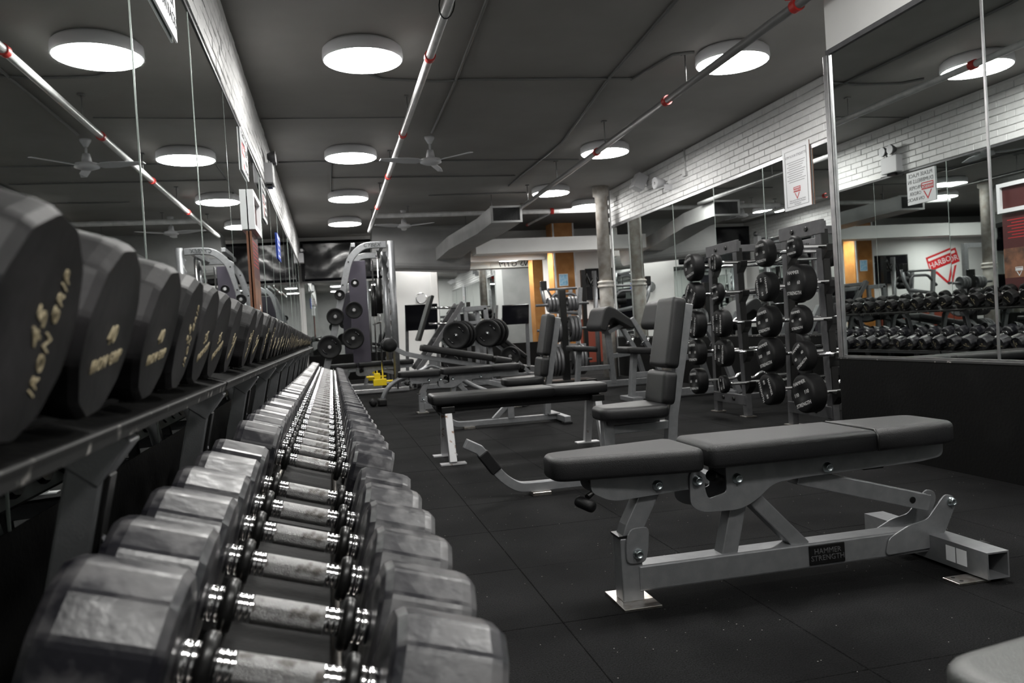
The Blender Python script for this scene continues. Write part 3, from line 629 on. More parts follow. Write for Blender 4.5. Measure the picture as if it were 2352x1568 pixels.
# ------------------------------------------------------------------ benches
def bolt(mb, u, w, z, r=.016, side=-1):
    mb.lathe([(r, 0), (r, side*.004), (r*.85, side*.006), (r*.85, side*.009), (r*.72, side*.010), (r*.72, side*.016), (r*.6, side*.018), (r*.5, side*.015), (.0005, side*.015)], (u, w, z), 'y', 18); return mb
def adj_bench(label, loc, vin='vinyl', group='adjustable weight benches'):
    t = thing('adjustable_bench', label, 'weight bench', loc, 0, group)
    MB().bb((-.01, -.04, .035), (1.03, .04, .115)).obj('base_beam', 'steel', t, .006, 2)
    ft = MB().bb((-.065, -.035, .006), (.005, .035, .205)).obj('front_post', 'steel', t, .005)
    MB().bb((-.085, -.1, 0), (.035, .085, .008)).obj('foot_plate', 'weld', t, .001, 1)
    MB().sq([(-.03, 0, .19), (-.015, 0, .23), (.05, 0, .345)], .06, .06).obj('seat_post', 'steel', t, .004)
    for s in (-1, 1): MB().prism(rpoly([(-.05, .125), (.012, .125), (.022, .16), (.03, .235), (-.035, .235), (-.05, .19)], .02, 3), s*.037, s*.044).obj('clasp', 'steel', t, .002, 1)
    MB().bb((-.07, -.036, .205), (-.01, .036, .212)).obj('post_cap', 'plastic', t)
    sp_ = rpoly([(-.155, .405), (-.155, .36), (-.09, .325), (.175, .338), (.185, .405)], [.004, .05, .06, .005, .004], 6)
    mp_ = rpoly([(.165, .395), (.163, .285), (.205, .262), (.335, .258), (.395, .285), (.45, .33), (.55, .337), (1.0, .347), (1.085, .358), (1.085, .41), (.305, .41), (.288, .40), (.288, .318), (.225, .303), (.216, .33), (.214, .395)], [.025, .045, .03, .05, .03, .05, .03, .02, .05, .003, .01, .02, .012, .012, .01, .025], 5)
    for s in (-1, 1):
        MB().prism(sp_, s*.047, s*.053).obj('seat_plate', 'steel', t, .001, 1)
        MB().prism(mp_, s*.055, s*.061).obj('side_plate', 'steel', t, .001, 1)
        for (u, z) in ((.06, .362), (.19, .364), (.325, .358), (.645, .362)): bolt(MB(), u, s*(.053 if u < .1 else .061), z, .017, s).obj('bolt', 'zinc', t)
        bolt(MB(), -.012, s*.044, .155, .017, s).obj('bolt', 'zinc', t)
    MB().bb((-.13, -.046, .37), (.2, .046, .404)).obj('seat_rail', 'steel_dk', t)
    MB().bb((.31, -.054, .36), (1.07, .054, .408)).obj('back_rail', 'steel_dk', t)
    MB().cyl((.24, -.054, .375), (.285, -.02, .35), .018, 12).obj('pop_pin', 'plastic', t)
    seat = rpoly([(-.275, -.075), (.165, -.145), (.19, -.12), (.19, .12), (.165, .145), (-.275, .075)], [.05, .03, .03, .03, .03, .05], 5)
    sc = cushion(seat, .07, .018, lambda x, y, z: Vector((x, y, z+.405))).obj('seat_pad', vin, t)
    mb = MB(); pl = inset(seat, .004); mb.tube([(x, y, .405+.055) for x, y in pl+pl[:1]], 0.0034, 6, Vector((0, 0, 1))); mb.obj('seam', 'piping', sc)
    for a, b, nm, c0, c1 in ((.205, .775, 'back_pad', .035, 0), (.779, 1.10, 'head_pad', 0, .06)):
        pl = rpoly([(a, -.142), (b, -.142 if nm == 'back_pad' else -.125), (b, .142 if nm == 'back_pad' else .125), (a, .142)], [c0, c1, c1, c0], 5)
        bp = cushion(pl, .072, .02, lambda x, y, z: Vector((x, y, z+.409))).obj(nm, vin, t)
        if nm == 'back_pad': mb = MB(); q = inset(pl, .003); mb.tube([(x, y, .409+.052) for x, y in q+q[:1]], 0.0034, 6, Vector((0, 0, 1))); mb.obj('seam', 'piping', bp)
    MB().tube([(.777, -.143, .415), (.777, -.143, .462), (.777, -.128, .479), (.777, .128, .479), (.777, .143, .462), (.777, .143, .415)], .0042, 8, Vector((1, 0, 0))).obj('pad_joint', 'piping', t)
    MB().sq([(.30, 0, .1), (.345, 0, .27)], .055, .055).obj('strut', 'steel', t, .004)
    MB().sq([(.57, 0, .1), (.39, 0, .29)], .05, .055).obj('strut', 'steel', t, .004)
    MB().sq([(.56, 0, .335), (1.05, 0, .195)], .055, .062).obj('ladder_arm', 'steel', t, .003)
    MB().cyl((.98, -.034, .214), (.98, -.031, .214), .011, 12).obj('arm_hole', 'plastic', t)
    MB().bb((.80, -.03, .33), (.88, .03, .352)).obj('arm_stop', 'plastic', t, .005)
    gp = rpoly([(.855, .045), (.87, .10), (.95, .135), (1.02, .148), (1.07, .2), (1.095, .225), (1.13, .215), (1.135, .185), (1.09, .10), (1.04, .05)], .015, 3)
    for s in (-1, 1):
        MB().prism(gp, s*.042, s*.048).obj('gusset', 'steel', t, .001, 1); bolt(MB(), 1.115, s*.048, .198, .016, s).obj('bolt', 'zinc', t)
    rt = MB(); z0, z1, u0, u1, th = .012, .095, 1.025, 1.105, .005
    rt.bb((u0, -.29, z0), (u0+th, .29, z1)); rt.bb((u1-th, -.29, z0), (u1, .29, z1)); rt.bb((u0+th, -.29, z0), (u1-th, .29, z0+th)); rt.bb((u0+th, -.29, z1-th), (u1-th, .29, z1))
    rto = rt.obj('rear_tube', 'steel', t)
    for s in (-1, 1):
        fp = MB().bb((.935, s*.24-.035, 0), (1.05, s*.24+.035, .008)).obj('foot_plate', 'weld', t, .001, 1)
        for q in (-.015, .02): MB().cyl((.96, s*.24+q, .0075), (.96, s*.24+q, .0088), .006, 10).obj('bolt_hole', 'plastic', fp)
    MB().bb((1.0245, -.16, .03), (1.0252, -.12, .08)).obj('sticker', 'paper', rto); MB().bb((1.0245, -.208, .03), (1.0252, -.165, .08)).obj('sticker', 'paper', rto)
    w1 = MB(); w1.add([(1.05, .13, .0956), (1.085, .15, .0956), (1.05, .17, .0956)], [(0, 1, 2)]); w1.obj('warning_triangle', 'yellow', rto)
    MB().lathe([(.01, -.018), (.035, -.018), (.04, -.012), (.04, .012), (.035, .018), (.01, .018)], (1.14, -.15, .045), 'y', 20).obj('wheel', 'rubber', t)
    bd = MB().bb((.575, -.046, .045), (.705, -.0395, .108)).obj('badge', 'plastic', t, .002, 1)
    text('HAMMER\nSTRENGTH', .0245, (.64, -.0465, .0765), '-y', 'steel_dk', bd, depth=.0012, line=.9)
    MB().tube([(-.13, -.03, .365), (-.17, -.06, .35)], .009, 10).obj('seat_lever', 'plastic', t); MB().lathe([(.006, -.034), (.016, -.03), (.018, -.02), (.018, .02), (.016, .03), (.006, .034)], (0, 0, 0), 'x', 14).obj('lever_grip', 'rubber', t).matrix_local = Matrix.Translation((-.188, -.095, .338)) @ Matrix.Rotation(R(-60), 4, 'Z') @ Matrix.Rotation(R(12), 4, 'Y')
    return t
b1 = adj_bench('large black and grey adjustable bench in the foreground with silver bolts', (.89, 2.37, 0), 'vinyl2')
adj_bench('bench pad corner, its sheen painted in as grey, cut off at the lower right corner of the picture', (.905, .70, 0), 'vinyl3')
b2 = copy_tree(b1); b2.location = (.96, 8.95, 0); b2['label'] = 'adjustable black bench behind the flat bench, its white bolts facing the camera'
b3 = copy_tree(b1); b3.location = (.18, 13.2, 0); b3['label'] = 'distant adjustable bench inside the smith machine'

def utility_bench(label, loc):
    """upright seat bench; origin under the back post, front towards -x"""
    t = thing('utility_bench', label, 'bench', loc, 0, 'upright utility benches')
    path = [(-1.13, 0, .30), (-1.06, 0, .262), (-1.04, 0, .235), (-.98, 0, .15), (-.93, 0, .095), (-.87, 0, .055), (-.80, 0, .045), (-.60, 0, .045), (.10, 0, .045)]
    pts = [Vector(path[0]), Vector(path[1])]+smooth_path(path[2:8], 4)+[Vector(path[8])]
    bar = MB().sq(pts, .05, .05).obj('base_bar', 'steel', t, .004)
    MB().sq([(-1.045, 0, .243), (-.975, 0, .142)], .06, .06).obj('rubber_sleeve', 'rubber', bar, .006)
    MB().bb((-.80, -.05, 0), (-.70, .05, .02)).obj('foot_pad', 'weld', t, .002, 1)
    MB().bb((.06, -.30, .018), (.12, .32, .07)).obj('rear_foot', 'steel', t, .005)
    for s in (-1, 1): MB().bb((.05, s*.27-.04, .0), (.13, s*.27+.04, .02)).obj('foot_cap', 'rubber', t, .004)
    MB().bb((-.02, -.06, .068), (.09, .06, .078)).obj('tread_plate', 'steel_dk', t)
    MB().sq([(-.02, 0, .06), (.01, 0, .35), (.085, 0, .70), (.135, 0, .95)], .055, .06).obj('back_post', 'steel', t, .004)
    MB().sq([(-.36, 0, .06), (-.36, 0, .37)], .06, .06).obj('seat_leg', 'steel', t, .004)
    MB().sq([(-.52, 0, .06), (-.37, 0, .2)], .045, .045).obj('brace', 'steel', t, .004)
    MB().sq([(-.36, 0, .30), (-.005, 0, .305)], .045, .05).obj('seat_rail', 'steel', t, .004)
    MB().bb((-.37, -.05, .33), (-.08, .05, .362)).obj('seat_mount', 'steel_dk', t)
    seat = rpoly([(-.42, -.10), (-.30, -.14), (-.12, -.175), (-.06, -.15), (-.06, .15), (-.12, .175), (-.30, .14), (-.42, .10)], [.05, .06, .05, .04, .04, .05, .06, .05], 5)
    sc = cushion(seat, .07, .024, lambda x, y, z: Vector((x, y, z+.358+.02*max(0, (x+.2))))).obj('seat_pad', 'vinyl', t)
    q = inset(seat, .003); MB().tube([(x, y, .405+.02*max(0, x+.2)) for x, y in q+q[:1]], .002, 6, Vector((0, 0, 1))).obj('seam', 'piping', sc)
    def padmap(x0, z0, tl):
        c, s_ = math.cos(tl), math.sin(tl)
        return lambda a, b, h: Vector((x0+a*s_-h*c, b, z0+a*c+h*s_))
    tl = R(11)
    up = rpoly([(0, -.125), (.38, -.115), (.38, .115), (0, .125)], .03, 5); bp = cushion(up, .075, .02, padmap(.015, .605, tl)).obj('back_pad', 'vinyl', t)
    q = inset(up, .004); pm = padmap(.015, .605, tl); MB().tube([pm(a, b, .058) for a, b in q+q[:1]], .002, 6).obj('seam', 'piping', bp)
    lo = rpoly([(0, -.13), (.18, -.13), (.18, .13), (0, .13)], .035, 5); cushion(lo, .075, .022, padmap(-.02, .415, R(9))).obj('lumbar_pad', 'vinyl', t)
    MB().sq([(-.03, 0, .39), (.0, 0, .62)], .012, .1).obj('pad_bracket', 'weld', t)
    return t
utility_bench('upright bench with padded seat and back behind the foreground bench', (1.76, 4.06, 0))
utility_bench('smaller-looking upright bench farther back behind the flat bench', (1.90, 7.12, 0))

fb = thing('flat_bench', 'long flat black bench with worn chipped grey legs', 'bench', (.62, 5.46, 0))
for a, b in ((0, .85), (.853, 1.24)):
    pl = rpoly([(a, -.14), (b, -.14), (b, .14), (a, .14)], [.03 if a == 0 else 0, 0 if a == 0 else .03, 0 if a == 0 else .03, .03 if a == 0 else 0], 4); cushion(pl, .068, .02, lambda x, y, z: Vector((x, y, z+.39))).obj('pad', 'vinyl', fb)
MB().bb((.05, -.05, .335), (1.2, .05, .388)).obj('frame_rail', 'rubber', fb, .004)
for x in (.11, 1.17):
    for s in (-1, 1):
        MB().sq([(x, s*.08, .36), (x, s*.2, .01)], .05, .05).obj('leg', 'steel_worn', fb, .004)
        MB().bb((x-.085, s*.2-.04, 0), (x+.085, s*.2+.04, .01)).obj('foot_plate', 'steel_worn', fb, .001, 1)
    MB().bb((x-.045, -.12, .33), (x+.045, .12, .375)).obj('leg_bracket', 'plastic', fb, .004)

# decline bench with rollers and arched base tube
Yd = 10.3
dc = thing('decline_bench', 'black decline bench with foam roller ends on an arched tube base', 'bench', (1.3, Yd, 0))
def L_(p, o): return Vector(p)-Vector(o)
o0 = Vector((1.3, Yd, 0))
def dq(px, py, Y=Yd): return PY(px, py, Y)-o0
for (a, b, nm) in (((965, 806), (1128, 830), 'back_pad'), ((1132, 832), (1170, 838), 'leg_pad')):
    A = dq(*a); B = dq(*b); e = (B-A); Ln = e.length; e.normalize(); nn = Vector((-e.z, 0, e.x))
    if nn.z < 0: nn = -nn
    pl = rpoly([(0, -.15), (Ln, -.15), (Ln, .15), (0, .15)], .03, 4); cushion(pl, .09, .025, lambda x, y, z, A=A, e=e, nn=nn: A+e*x+nn*z+Vector((0, y, 0))).obj(nm, 'vinyl', dc)
MB().sq([dq(905, 800), dq(930, 812), dq(960, 818), dq(1165, 848)], .06, .06).obj('main_beam', 'steel', dc, .004)
for s in (-1, 1):
    c = dq(893, 792)+Vector((0, s*.16, 0)) if s < 0 else dq(893, 792)+Vector((0, .22, 0))
    MB().lathe([(.03, -.09), (.075, -.085), (.09, -.06), (.09, .06), (.075, .085), (.03, .09)], c, 'y', 20).obj('foam_roller', 'rubber', dc)
MB().cyl(dq(893, 792)+Vector((0, -.2, 0)), dq(893, 792)+Vector((0, .26, 0)), .012).obj('roller_bar', 'steel', dc)
arch = [dq(878, 915), dq(890, 893), dq(915, 872), dq(960, 855), dq(985, 841), dq(1000, 842), dq(1040, 858), dq(1085, 885), dq(1140, 905)]
arch[0].z = .07; arch[-1].z = .03
MB().tube(smooth_path(arch, 4), .03, 12).obj('arched_base', 'steel', dc)
MB().bb(arch[0]+Vector((-.06, -.14, -.07)), arch[0]+Vector((.05, .14, .02))).obj('base_foot', 'rubber', dc, .02)
for s in (-.1, .1): MB().lathe([(.01, -.02), (.045, -.02), (.045, .02), (.01, .02)], arch[0]+Vector((-.12, s, -.025)), 'y', 18).obj('wheel', 'rubber', dc)
e_ = arch[-1]; MB().bb(e_+Vector((-.04, -.3, -.03)), e_+Vector((.04, .3, .02))).obj('rear_foot', 'steel', dc, .004)
MB().sq([dq(995, 822), dq(995, 845)], .1, .05).obj('pivot_bracket', 'steel', dc)
for i in range(3): MB().lathe([(.02, -.15), (.035, -.14), (.035, .14), (.02, .15)], dq(1176+9*i, 836+3*i), 'y', 14).obj('roller', 'rubber', dc)
# ------------------------------------------------------------------ fixed barbell racks
bz = [1.32, 1.07, .81, .56, .30]
def barbell(label, y, z, r, num, spin, ez, group):
    t = thing('fixed_barbell', label, 'barbell', (3.15, y, z), 0, group)
    L = .055+(r-.08)*1.15; W = 1.14
    def hd(s):
        mb = MB(); x0 = 0 if s < 0 else W; d = 1 if s < 0 else -1
        mb.lathe([(.001, x0+d*.003), (r*.3, x0+d*.003), (r*.33, x0), (r*.86, x0), (r*.97, x0+d*.008), (r, x0+d*.02), (r, x0+d*(L-.014)), (r*.96, x0+d*(L-.004)), (r*.88, x0+d*L), (.02, x0+d*L)], axis='x', n=36); return mb
    for s in (-1, 1): 
        h = hd(s).obj('head', 'rubber', t)
        if s < 0:
            for (bd, sz, cy_, cz_) in (('HAMMER', r*.27, 0, r*.56), ('STRENGTH', r*.27, 0, -r*.56), (str(num), r*.28, -r*.47, 0), (str(num), r*.28, r*.47, 0)):
                me = text_mesh(bd, sz, depth=.0006); c, s_ = math.cos(spin), math.sin(spin); a, b = cy_*c-cz_*s_, cy_*s_+cz_*c
                me.transform(Matrix.Translation((-.0003, -a, b)) @ FACE['-x'].to_4x4() @ Matrix.Rotation(spin, 4, 'Z')); link('lettering', me, 'print', h)
    if ez: pts = smooth_path([(L, 0, 0), (.38, 0, 0), (.46, 0, .035), (.54, 0, -.005), (.6, 0, -.005), (.68, 0, .035), (.76, 0, 0), (W-L, 0, 0)], 4)
    else: pts = [(L, 0, 0), (W-L, 0, 0)]
    MB().tube(pts, .0145, 12).obj('bar', 'chrome', t)
    for x in (L, W-L-.035): MB().lathe([(.014, x), (.024, x+.002), (.024, x+.033), (.014, x+.035)], axis='x', n=14).obj('collar', 'chrome', t)
    return t
def barbell_rack(label, yf, yn, cols, which):
    t = thing('barbell_rack', label, 'barbell rack', (3.42, (yf+yn)/2, 0), 0, 'A-frame barbell racks')
    hf = (yf-yn)/2
    for X0 in (0, .80):
        for s in (-1, 1):
            p = MB(); p.sq([(X0, s*hf+.075, .01), (X0, s*(hf-.045)+.075, 1.50)], .05, .07); p.obj('upright', 'steel_dk', t, .004)
            MB().bb((X0-.05, s*hf+.02, 0), (X0+.05, s*hf+.13, .01)).obj('foot_plate', 'weld', t, .001, 1)
            m2 = MB(); m2.sq([(X0-.0, s*hf+.038, .22), (X0, s*(hf-.04)+.036, 1.44)], .05, .012); m2.obj('saddle_plate', 'plastic', t)
            for z in bz:
                k = s*(hf-.03*z)
                j = MB(); j.prism(rpoly([(k+.035, z-.10), (k+.035, z-.01), (k+.018, z-.016), (k-.018, z-.016), (k-.03, z+.012), (k-.042, z+.006), (k-.03, z-.04)], .006, 2), X0-.03, X0+.03, 'x'); j.obj('saddle', 'plastic', t)
        for z, hh in ((1.46, .10), (.145, .085)):
            b = MB().bb((X0-.031, -hf+.06, z-hh/2), (X0-.005, hf+.09, z+hh/2)).obj('end_bracket', 'steel_dk', t, .003)
            for s in (-.35, .35): MB().lathe([(.014, -.012), (.018, -.006), (.018, 0)], (X0-.031, s*hf+.075, z), 'x', 12).obj('bolt', 'plastic', b)
    MB().bb((0, .05, 1.43), (.80, .1, 1.49)).obj('top_beam', 'steel_dk', t, .003)
    MB().bb((0, .05, .12), (.80, .1, .17)).obj('lower_beam', 'steel_dk', t, .003)
    return t
barbell_rack('barbell rack left of the near one, behind the upright bench', 6.70, 6.16, None, 'A')
barbell_rack('barbell rack beside the edge of the near right wall', 5.47, 4.95, None, 'B')
row = ['top', 'second', 'third', 'fourth', 'bottom']
specs = {('left rack, far side', 6.70): [(.133, 70, .2, 0), (.131, 70, .9, 0), (.133, 60, 1.3, 1), (.125, 60, .05, 0), (.126, 60, .1, 1)],
         ('left rack, near side', 6.16): [(.084, 20, 1.5, 1), (.089, 20, .1, 1), (.125, 110, 1.5, 0), (.124, 50, 1.45, 0), (.082, 20, -1.4, 1)],
         ('right rack, far side', 5.47): [(.112, 50, .05, 0), (.121, 60, -1.45, 1), (.128, 80, .15, 0), (.138, 100, .25, 0), (.129, 80, -1.2, 1)],
         ('right rack, near side', 4.98): [(.084, 20, .05, 1), (.138, 60, .0, 1), (.107, 40, .1, 1), (.114, 40, .6, 0), (.147, 110, .3, 1)]}
for (nm, y), lst in specs.items():
    for i, (r, num, spn, ez) in enumerate(lst):
        sgn = 1 if 'far' in nm else -1; yc = y-sgn*.03*bz[i] if True else y
        r *= .925; barbell('black round-head barbell marked %d on the %s shelf of the %s' % (num, row[i], nm), yc, bz[i], r, num, spn, ez, 'fixed barbells on the racks')

# ------------------------------------------------------------------ machines farther back
def plate(label, loc, r, axis, th=.035, group='weight plates', m='rubber', rot=0):
    t = thing('weight_plate', label, 'weight plate', loc, 0, group); t.rotation_euler = (0, 0, rot)
    MB().lathe([(.03, -th*.35), (r*.32, -th*.4), (r*.36, -th*.36), (r*.80, -th*.36), (r*.84, -th*.5), (r*.96, -th*.5), (r, -th*.3), (r, th*.3), (r*.96, th*.5), (r*.84, th*.5), (r*.8, th*.36), (r*.36, th*.36), (r*.32, th*.4), (.03, th*.35)], axis=axis, n=28).obj('disc', m, t)
    MB().lathe([(.012, -th*.52), (.03, -th*.5), (.03, th*.5), (.012, th*.52)], axis=axis, n=14).obj('hub', 'steel_dk', t)
    if r > .13:
        for k in range(2):
            a = .8+k*math.pi; g = MB(); pts = []
            for q in range(7): b = a-.45+.15*q; pts.append((r*.6*math.cos(b), r*.6*math.sin(b)))
            path = [{'y': Vector((y_, -th*.3, x_)), 'x': Vector((-th*.3, x_, y_))}[axis] for x_, y_ in pts]; g.tube(path, r*.07, 6, up=Vector((0, 1, 0)) if axis == 'y' else Vector((1, 0, 0))); g.obj('grip_slot_shade', 'screen', t)  # slot is not cut; a dark bar paints the shade inside it
    return t
# smith machine
sm = thing('smith_machine', 'silver smith machine with arched frame behind the dumbbells', 'smith machine', (.5, 12.6, 0)); so = Vector((.5, 12.6, 0))
for k, Y in enumerate((12.5, 14.1)):
    dx = 0
    MB().tube([PY(914, 893, 12.5)*1-so+Vector((0, Y-12.5, 0)), PY(897, 553, 12.5)-so+Vector((0, Y-12.5, 0))], .052, 18).obj('upright', 'steel', sm)
    pts = [PY(*p, 12.5)-so+Vector((0, Y-12.5, 0)) for p in ((887, 562), (850, 563), (828, 570), (808, 590), (798, 615), (783, 690), (760, 800), (745, 870))]
    fr_ = MB().sq(smooth_path(pts, 4), .1, .07).obj('arched_frame', 'steel', sm, .008)
    if k == 0: me = text_mesh('CYBEX', .085, depth=.002, shear=.3); q = PY(853, 563, 12.5)-so; me.transform(Matrix.Translation(q+Vector((0, -.037, 0))) @ FACE['-y'].to_4x4()); link('lettering', me, 'inkblack', fr_)
    for p in ((800, 602), (787, 655), (775, 715)): q = PY(*p, 12.5)-so+Vector((0, Y-12.5-.036, 0)); MB().lathe([(.014, 0), (.012, -.008)], q, 'y', 10).obj('bolt', 'plastic', fr_)
    q = PY(866, 575, 12.5)-so+Vector((0, Y-12.5, 0)); q2 = PY(880, 885, 12.5)-so+Vector((0, Y-12.5, 0)); q2.z = .05
    MB().cyl(q, q2, .014, 12).obj('guide_rod', 'chrome', sm)
    c = (q*.62+q2*.38); MB().tube([q*.8+q2*.2, q*.55+q2*.45], .05, 14).obj('carriage', 'plastic', sm)
    st = MB(); 
    for i in range(11): z = .45+.165*i; st.prism([(.40, z), (.45, z), (.45, z+.06), (.42, z+.12), (.385, z+.05)], -.012+Y-12.6, .012+Y-12.6)
    st.bb((.43, Y-12.6-.012, .1), (.47, Y-12.6+.012, 2.28)); st.obj('notched_strip', 'steel', sm)
    b = MB(); b.bb((-.75, Y-12.6-.05, .02), (.62, Y-12.6+.05, .08)); b.obj('base_rail', 'alu', sm, .005)
    ys = MB(); q = PY(872, 870, 12.5)-so+Vector((0, Y-12.5, 0)); ys.bb(q+Vector((-.1, -.08, -.1)), q+Vector((.1, .08, .0))); ys.bb(q+Vector((-.08, -.05, 0)), q+Vector((.01, .05, .09))); ys.cyl(q+Vector((-.2, -.02, .04)), q+Vector((-.05, -.02, .04)), .018, 8); ys.cyl(q+Vector((.08, -.02, -.04)), q+Vector((.2, -.02, -.04)), .018, 8)
    ys.obj('safety_stop', 'yellow', sm, .012)
for z, x in ((2.3, -.1), (2.3, .35), (.05, -.7)): MB().bb((x-.03, -.1, z-.03), (x+.03, 1.5, z+.03)).obj('cross_beam', 'steel', sm, .004)
MB().bb((-.18, .55, .35), (.1, .62, 2.12)).obj('shroud', 'purple', sm, .006)
MB().cyl((.24, -.45, 1.1), (.24, 1.95, 1.1), .014, 12).obj('smith_bar', 'chrome', sm)
for i, (px_, py_, r) in enumerate(((757, 797, .18), (811, 777, .165), (770, 727, .13), (813, 712, .13), (780, 677, .08), (815, 650, .062))):
    q = PY(px_, py_, 12.36-.07*(i % 2)); plate(['largest grip plate low on the rear leg of the smith machine', 'large plate hung beside the dark shroud of the smith machine', 'medium plate halfway up the smith machine leg', 'medium plate on the smith machine shroud, beside the other medium plate', 'small plate high on the smith machine leg', 'smallest plate at the top of the smith machine shroud'][i], q, r, 'y')
    MB().cyl(q-so+Vector((0, -.03, 0)), q-so+Vector((0, .16, 0)), .022, 12).obj('plate_peg', 'chrome', sm)

# leg press / hack machine
Yl = 12.6; lp = thing('leg_press', 'grey plate-loaded leg press with slanted black guide rails', 'leg press', (2.0, Yl, 0)); lo_ = Vector((2.0, Yl, 0))
def lq(px, py, dy=0.): return PY(px, py, Yl)-lo_+Vector((0, dy, 0))
for dy in (0, .75):
    MB().sq([lq(1062, 695, dy), lq(995, 800, dy), lq(960, 850, dy)], .07, .09).obj('guide_rail', 'steel_dk', lp, .004)
    MB().sq([lq(1068, 706, dy), lq(1072, 748, dy)], .06, .06).obj('upper_post', 'steel', lp, .004)
    MB().sq([lq(1114, 706, dy), lq(1124, 790, dy), Vector((lq(1132, 830).x, dy, .05))], .07, .07).obj('rear_post', 'steel', lp, .004)
    MB().sq([lq(1093, 748, dy), Vector((lq(1098, 840).x, dy, .05))], .06, .06).obj('centre_post', 'steel', lp, .004)
    MB().bb((lq(960, 850).x+.12, dy-.04, .01), (lq(1135, 850).x+.1, dy+.04, .08)).obj('base_rail', 'steel', lp, .004)
    MB().tube([lq(1062, 693, dy), lq(1042, 718, dy)], .02, 8).obj('grip', 'plastic', lp)
    MB().sq([lq(1066, 710, dy), lq(1116, 706, dy)], .07, .07).obj('upper_beam', 'steel', lp, .004); MB().sq([lq(1072, 742, dy), lq(1120, 738, dy)], .05, .05).obj('lower_beam', 'steel', lp, .004)
for p in ((1064, 700), (1114, 706), (1010, 780)): q = lq(*p); MB().sq([q, q+Vector((0, .75, 0))], .06, .06, up=Vector((0, 0, 1))).obj('cross_beam', 'steel', lp, .004)
for i, z in enumerate((704, 741)): q = lq(985, z+2, .1); MB().cyl(q, lq(1065, z, .5), .02, 10).obj('foot_bar', 'chrome', lp)
q = lq(980, 730, .3); MB().box(q, (.75, .5, .05), Matrix.Rotation(R(-70), 3, 'Y')).obj('footplate', 'plastic', lp, .01)
q = lq(1160, 800, .35); cushion(rpoly([(0, -.2), (.62, -.2), (.62, .2), (0, .2)], .03, 4), .08, .025, lambda x, y, z, q=q: q+Vector((-.1+x*.75+z*.6, y, .2-x*.65+z*.75))).obj('back_pad', 'vinyl', lp)
for i, (px_, py_, r, Y) in enumerate(((1048, 770, .22, 12.45), (1056, 769, .22, 12.49), (1064, 768, .22, 12.53), (1120, 765, .22, 12.45), (1130, 764, .22, 12.49), (1138, 763, .22, 12.53), (1040, 832, .16, 12.4), (1172, 818, .16, 12.42))):
    plate(['big black plate in front of the leg press rails, outermost', 'big plate second on the left peg of the leg press', 'big plate third on the left peg of the leg press', 'big black plate on the right peg of the leg press, outermost', 'big plate second on the right peg of the leg press', 'big plate third on the right peg of the leg press', 'smaller plate low under the leg press rails', 'smaller plate low at the right of the leg press'][i], PY(px_, py_, Y), r, 'y', .04, rot=-.5 if i < 6 else -.3)

for a, b in (((1044, 771, 12.41), (1072, 767, 12.72)), ((1116, 766, 12.41), (1148, 762, 12.72)), ((1040, 832, 12.36), (1046, 831, 12.62)), ((1172, 818, 12.38), (1172, 817, 12.9))):
    MB().cyl(PY(*a)-lo_, PY(*b)-lo_, .024, 10).obj('plate_peg', 'chrome', lp)
# preacher curl benches
def preacher(label, s, loc):
    """user sits at -x, arm pad slopes away towards +x"""
    t = thing('preacher_bench', label, 'preacher bench', loc, 0, 'preacher curl benches')
    MB().sq([(0, -.0, .02), (.06, 0, .52)], .06, .08).obj('seat_post', 'steel', t, .004)
    cushion(rpoly([(-.08, -.19), (.27, -.19), (.27, .19), (-.08, .19)], .05, 4), .075, .025, lambda x, y, z: Vector((x, y, z+.52-.1*x))).obj('seat_pad', 'vinyl', t)
    MB().sq([(.52, 0, .05), (.47, 0, .80)], .07, .08).obj('main_post', 'steel', t, .004)
    MB().sq([(0, 0, .055), (1.15, 0, .055)], .08, .07).obj('base_beam', 'steel', t, .004)
    MB().sq([(.03, 0, .28), (.50, 0, .28)], .06, .06).obj('mid_rail', 'steel', t, .004)
    MB().sq([(.5, 0, .42), (.98, 0, .46)], .06, .06).obj('front_rail', 'steel', t, .004)
    for w_ in (-.28, .28):
        MB().sq([(1.12, w_*1.2, .02), (.98, w_, .45), (.72, w_, .92)], .06, .07).obj('front_leg', 'steel', t, .004)
        MB().tube([(.84, w_, .55), (.86, w_-.02, .6), (.93, w_-.02, .6), (.95, w_, .66)], .016, 8).obj('bar_hook', 'chrome', t)
    MB().bb((1.06, -.36, .0), (1.18, .36, .05)).obj('front_foot', 'steel', t, .004); MB().bb((-.06, -.2, .0), (.06, .2, .05)).obj('rear_foot', 'steel', t, .004)
    prof = [(.28, .78), (.27, .84), (.34, 1.05), (.38, 1.09), (.44, 1.09), (.50, 1.06), (.78, .86), (.78, .80), (.72, .77), (.46, .93), (.42, .9), (.36, .76)]
    MB().prism(rpoly(prof, .03, 4), -.30, .30).obj('arm_pad', 'vinyl', t, .02, 3)
    MB().sq([(.44, 0, .75), (.66, 0, .84)], .05, .3).obj('pad_bracket', 'steel', t)
    return t
preacher('preacher bench with round black seat behind the flat bench', 1, (3.16, 10.3, 0))
preacher('preacher bench between the upright bench and the barbell rack', 1, (3.18, 8.35, 0))

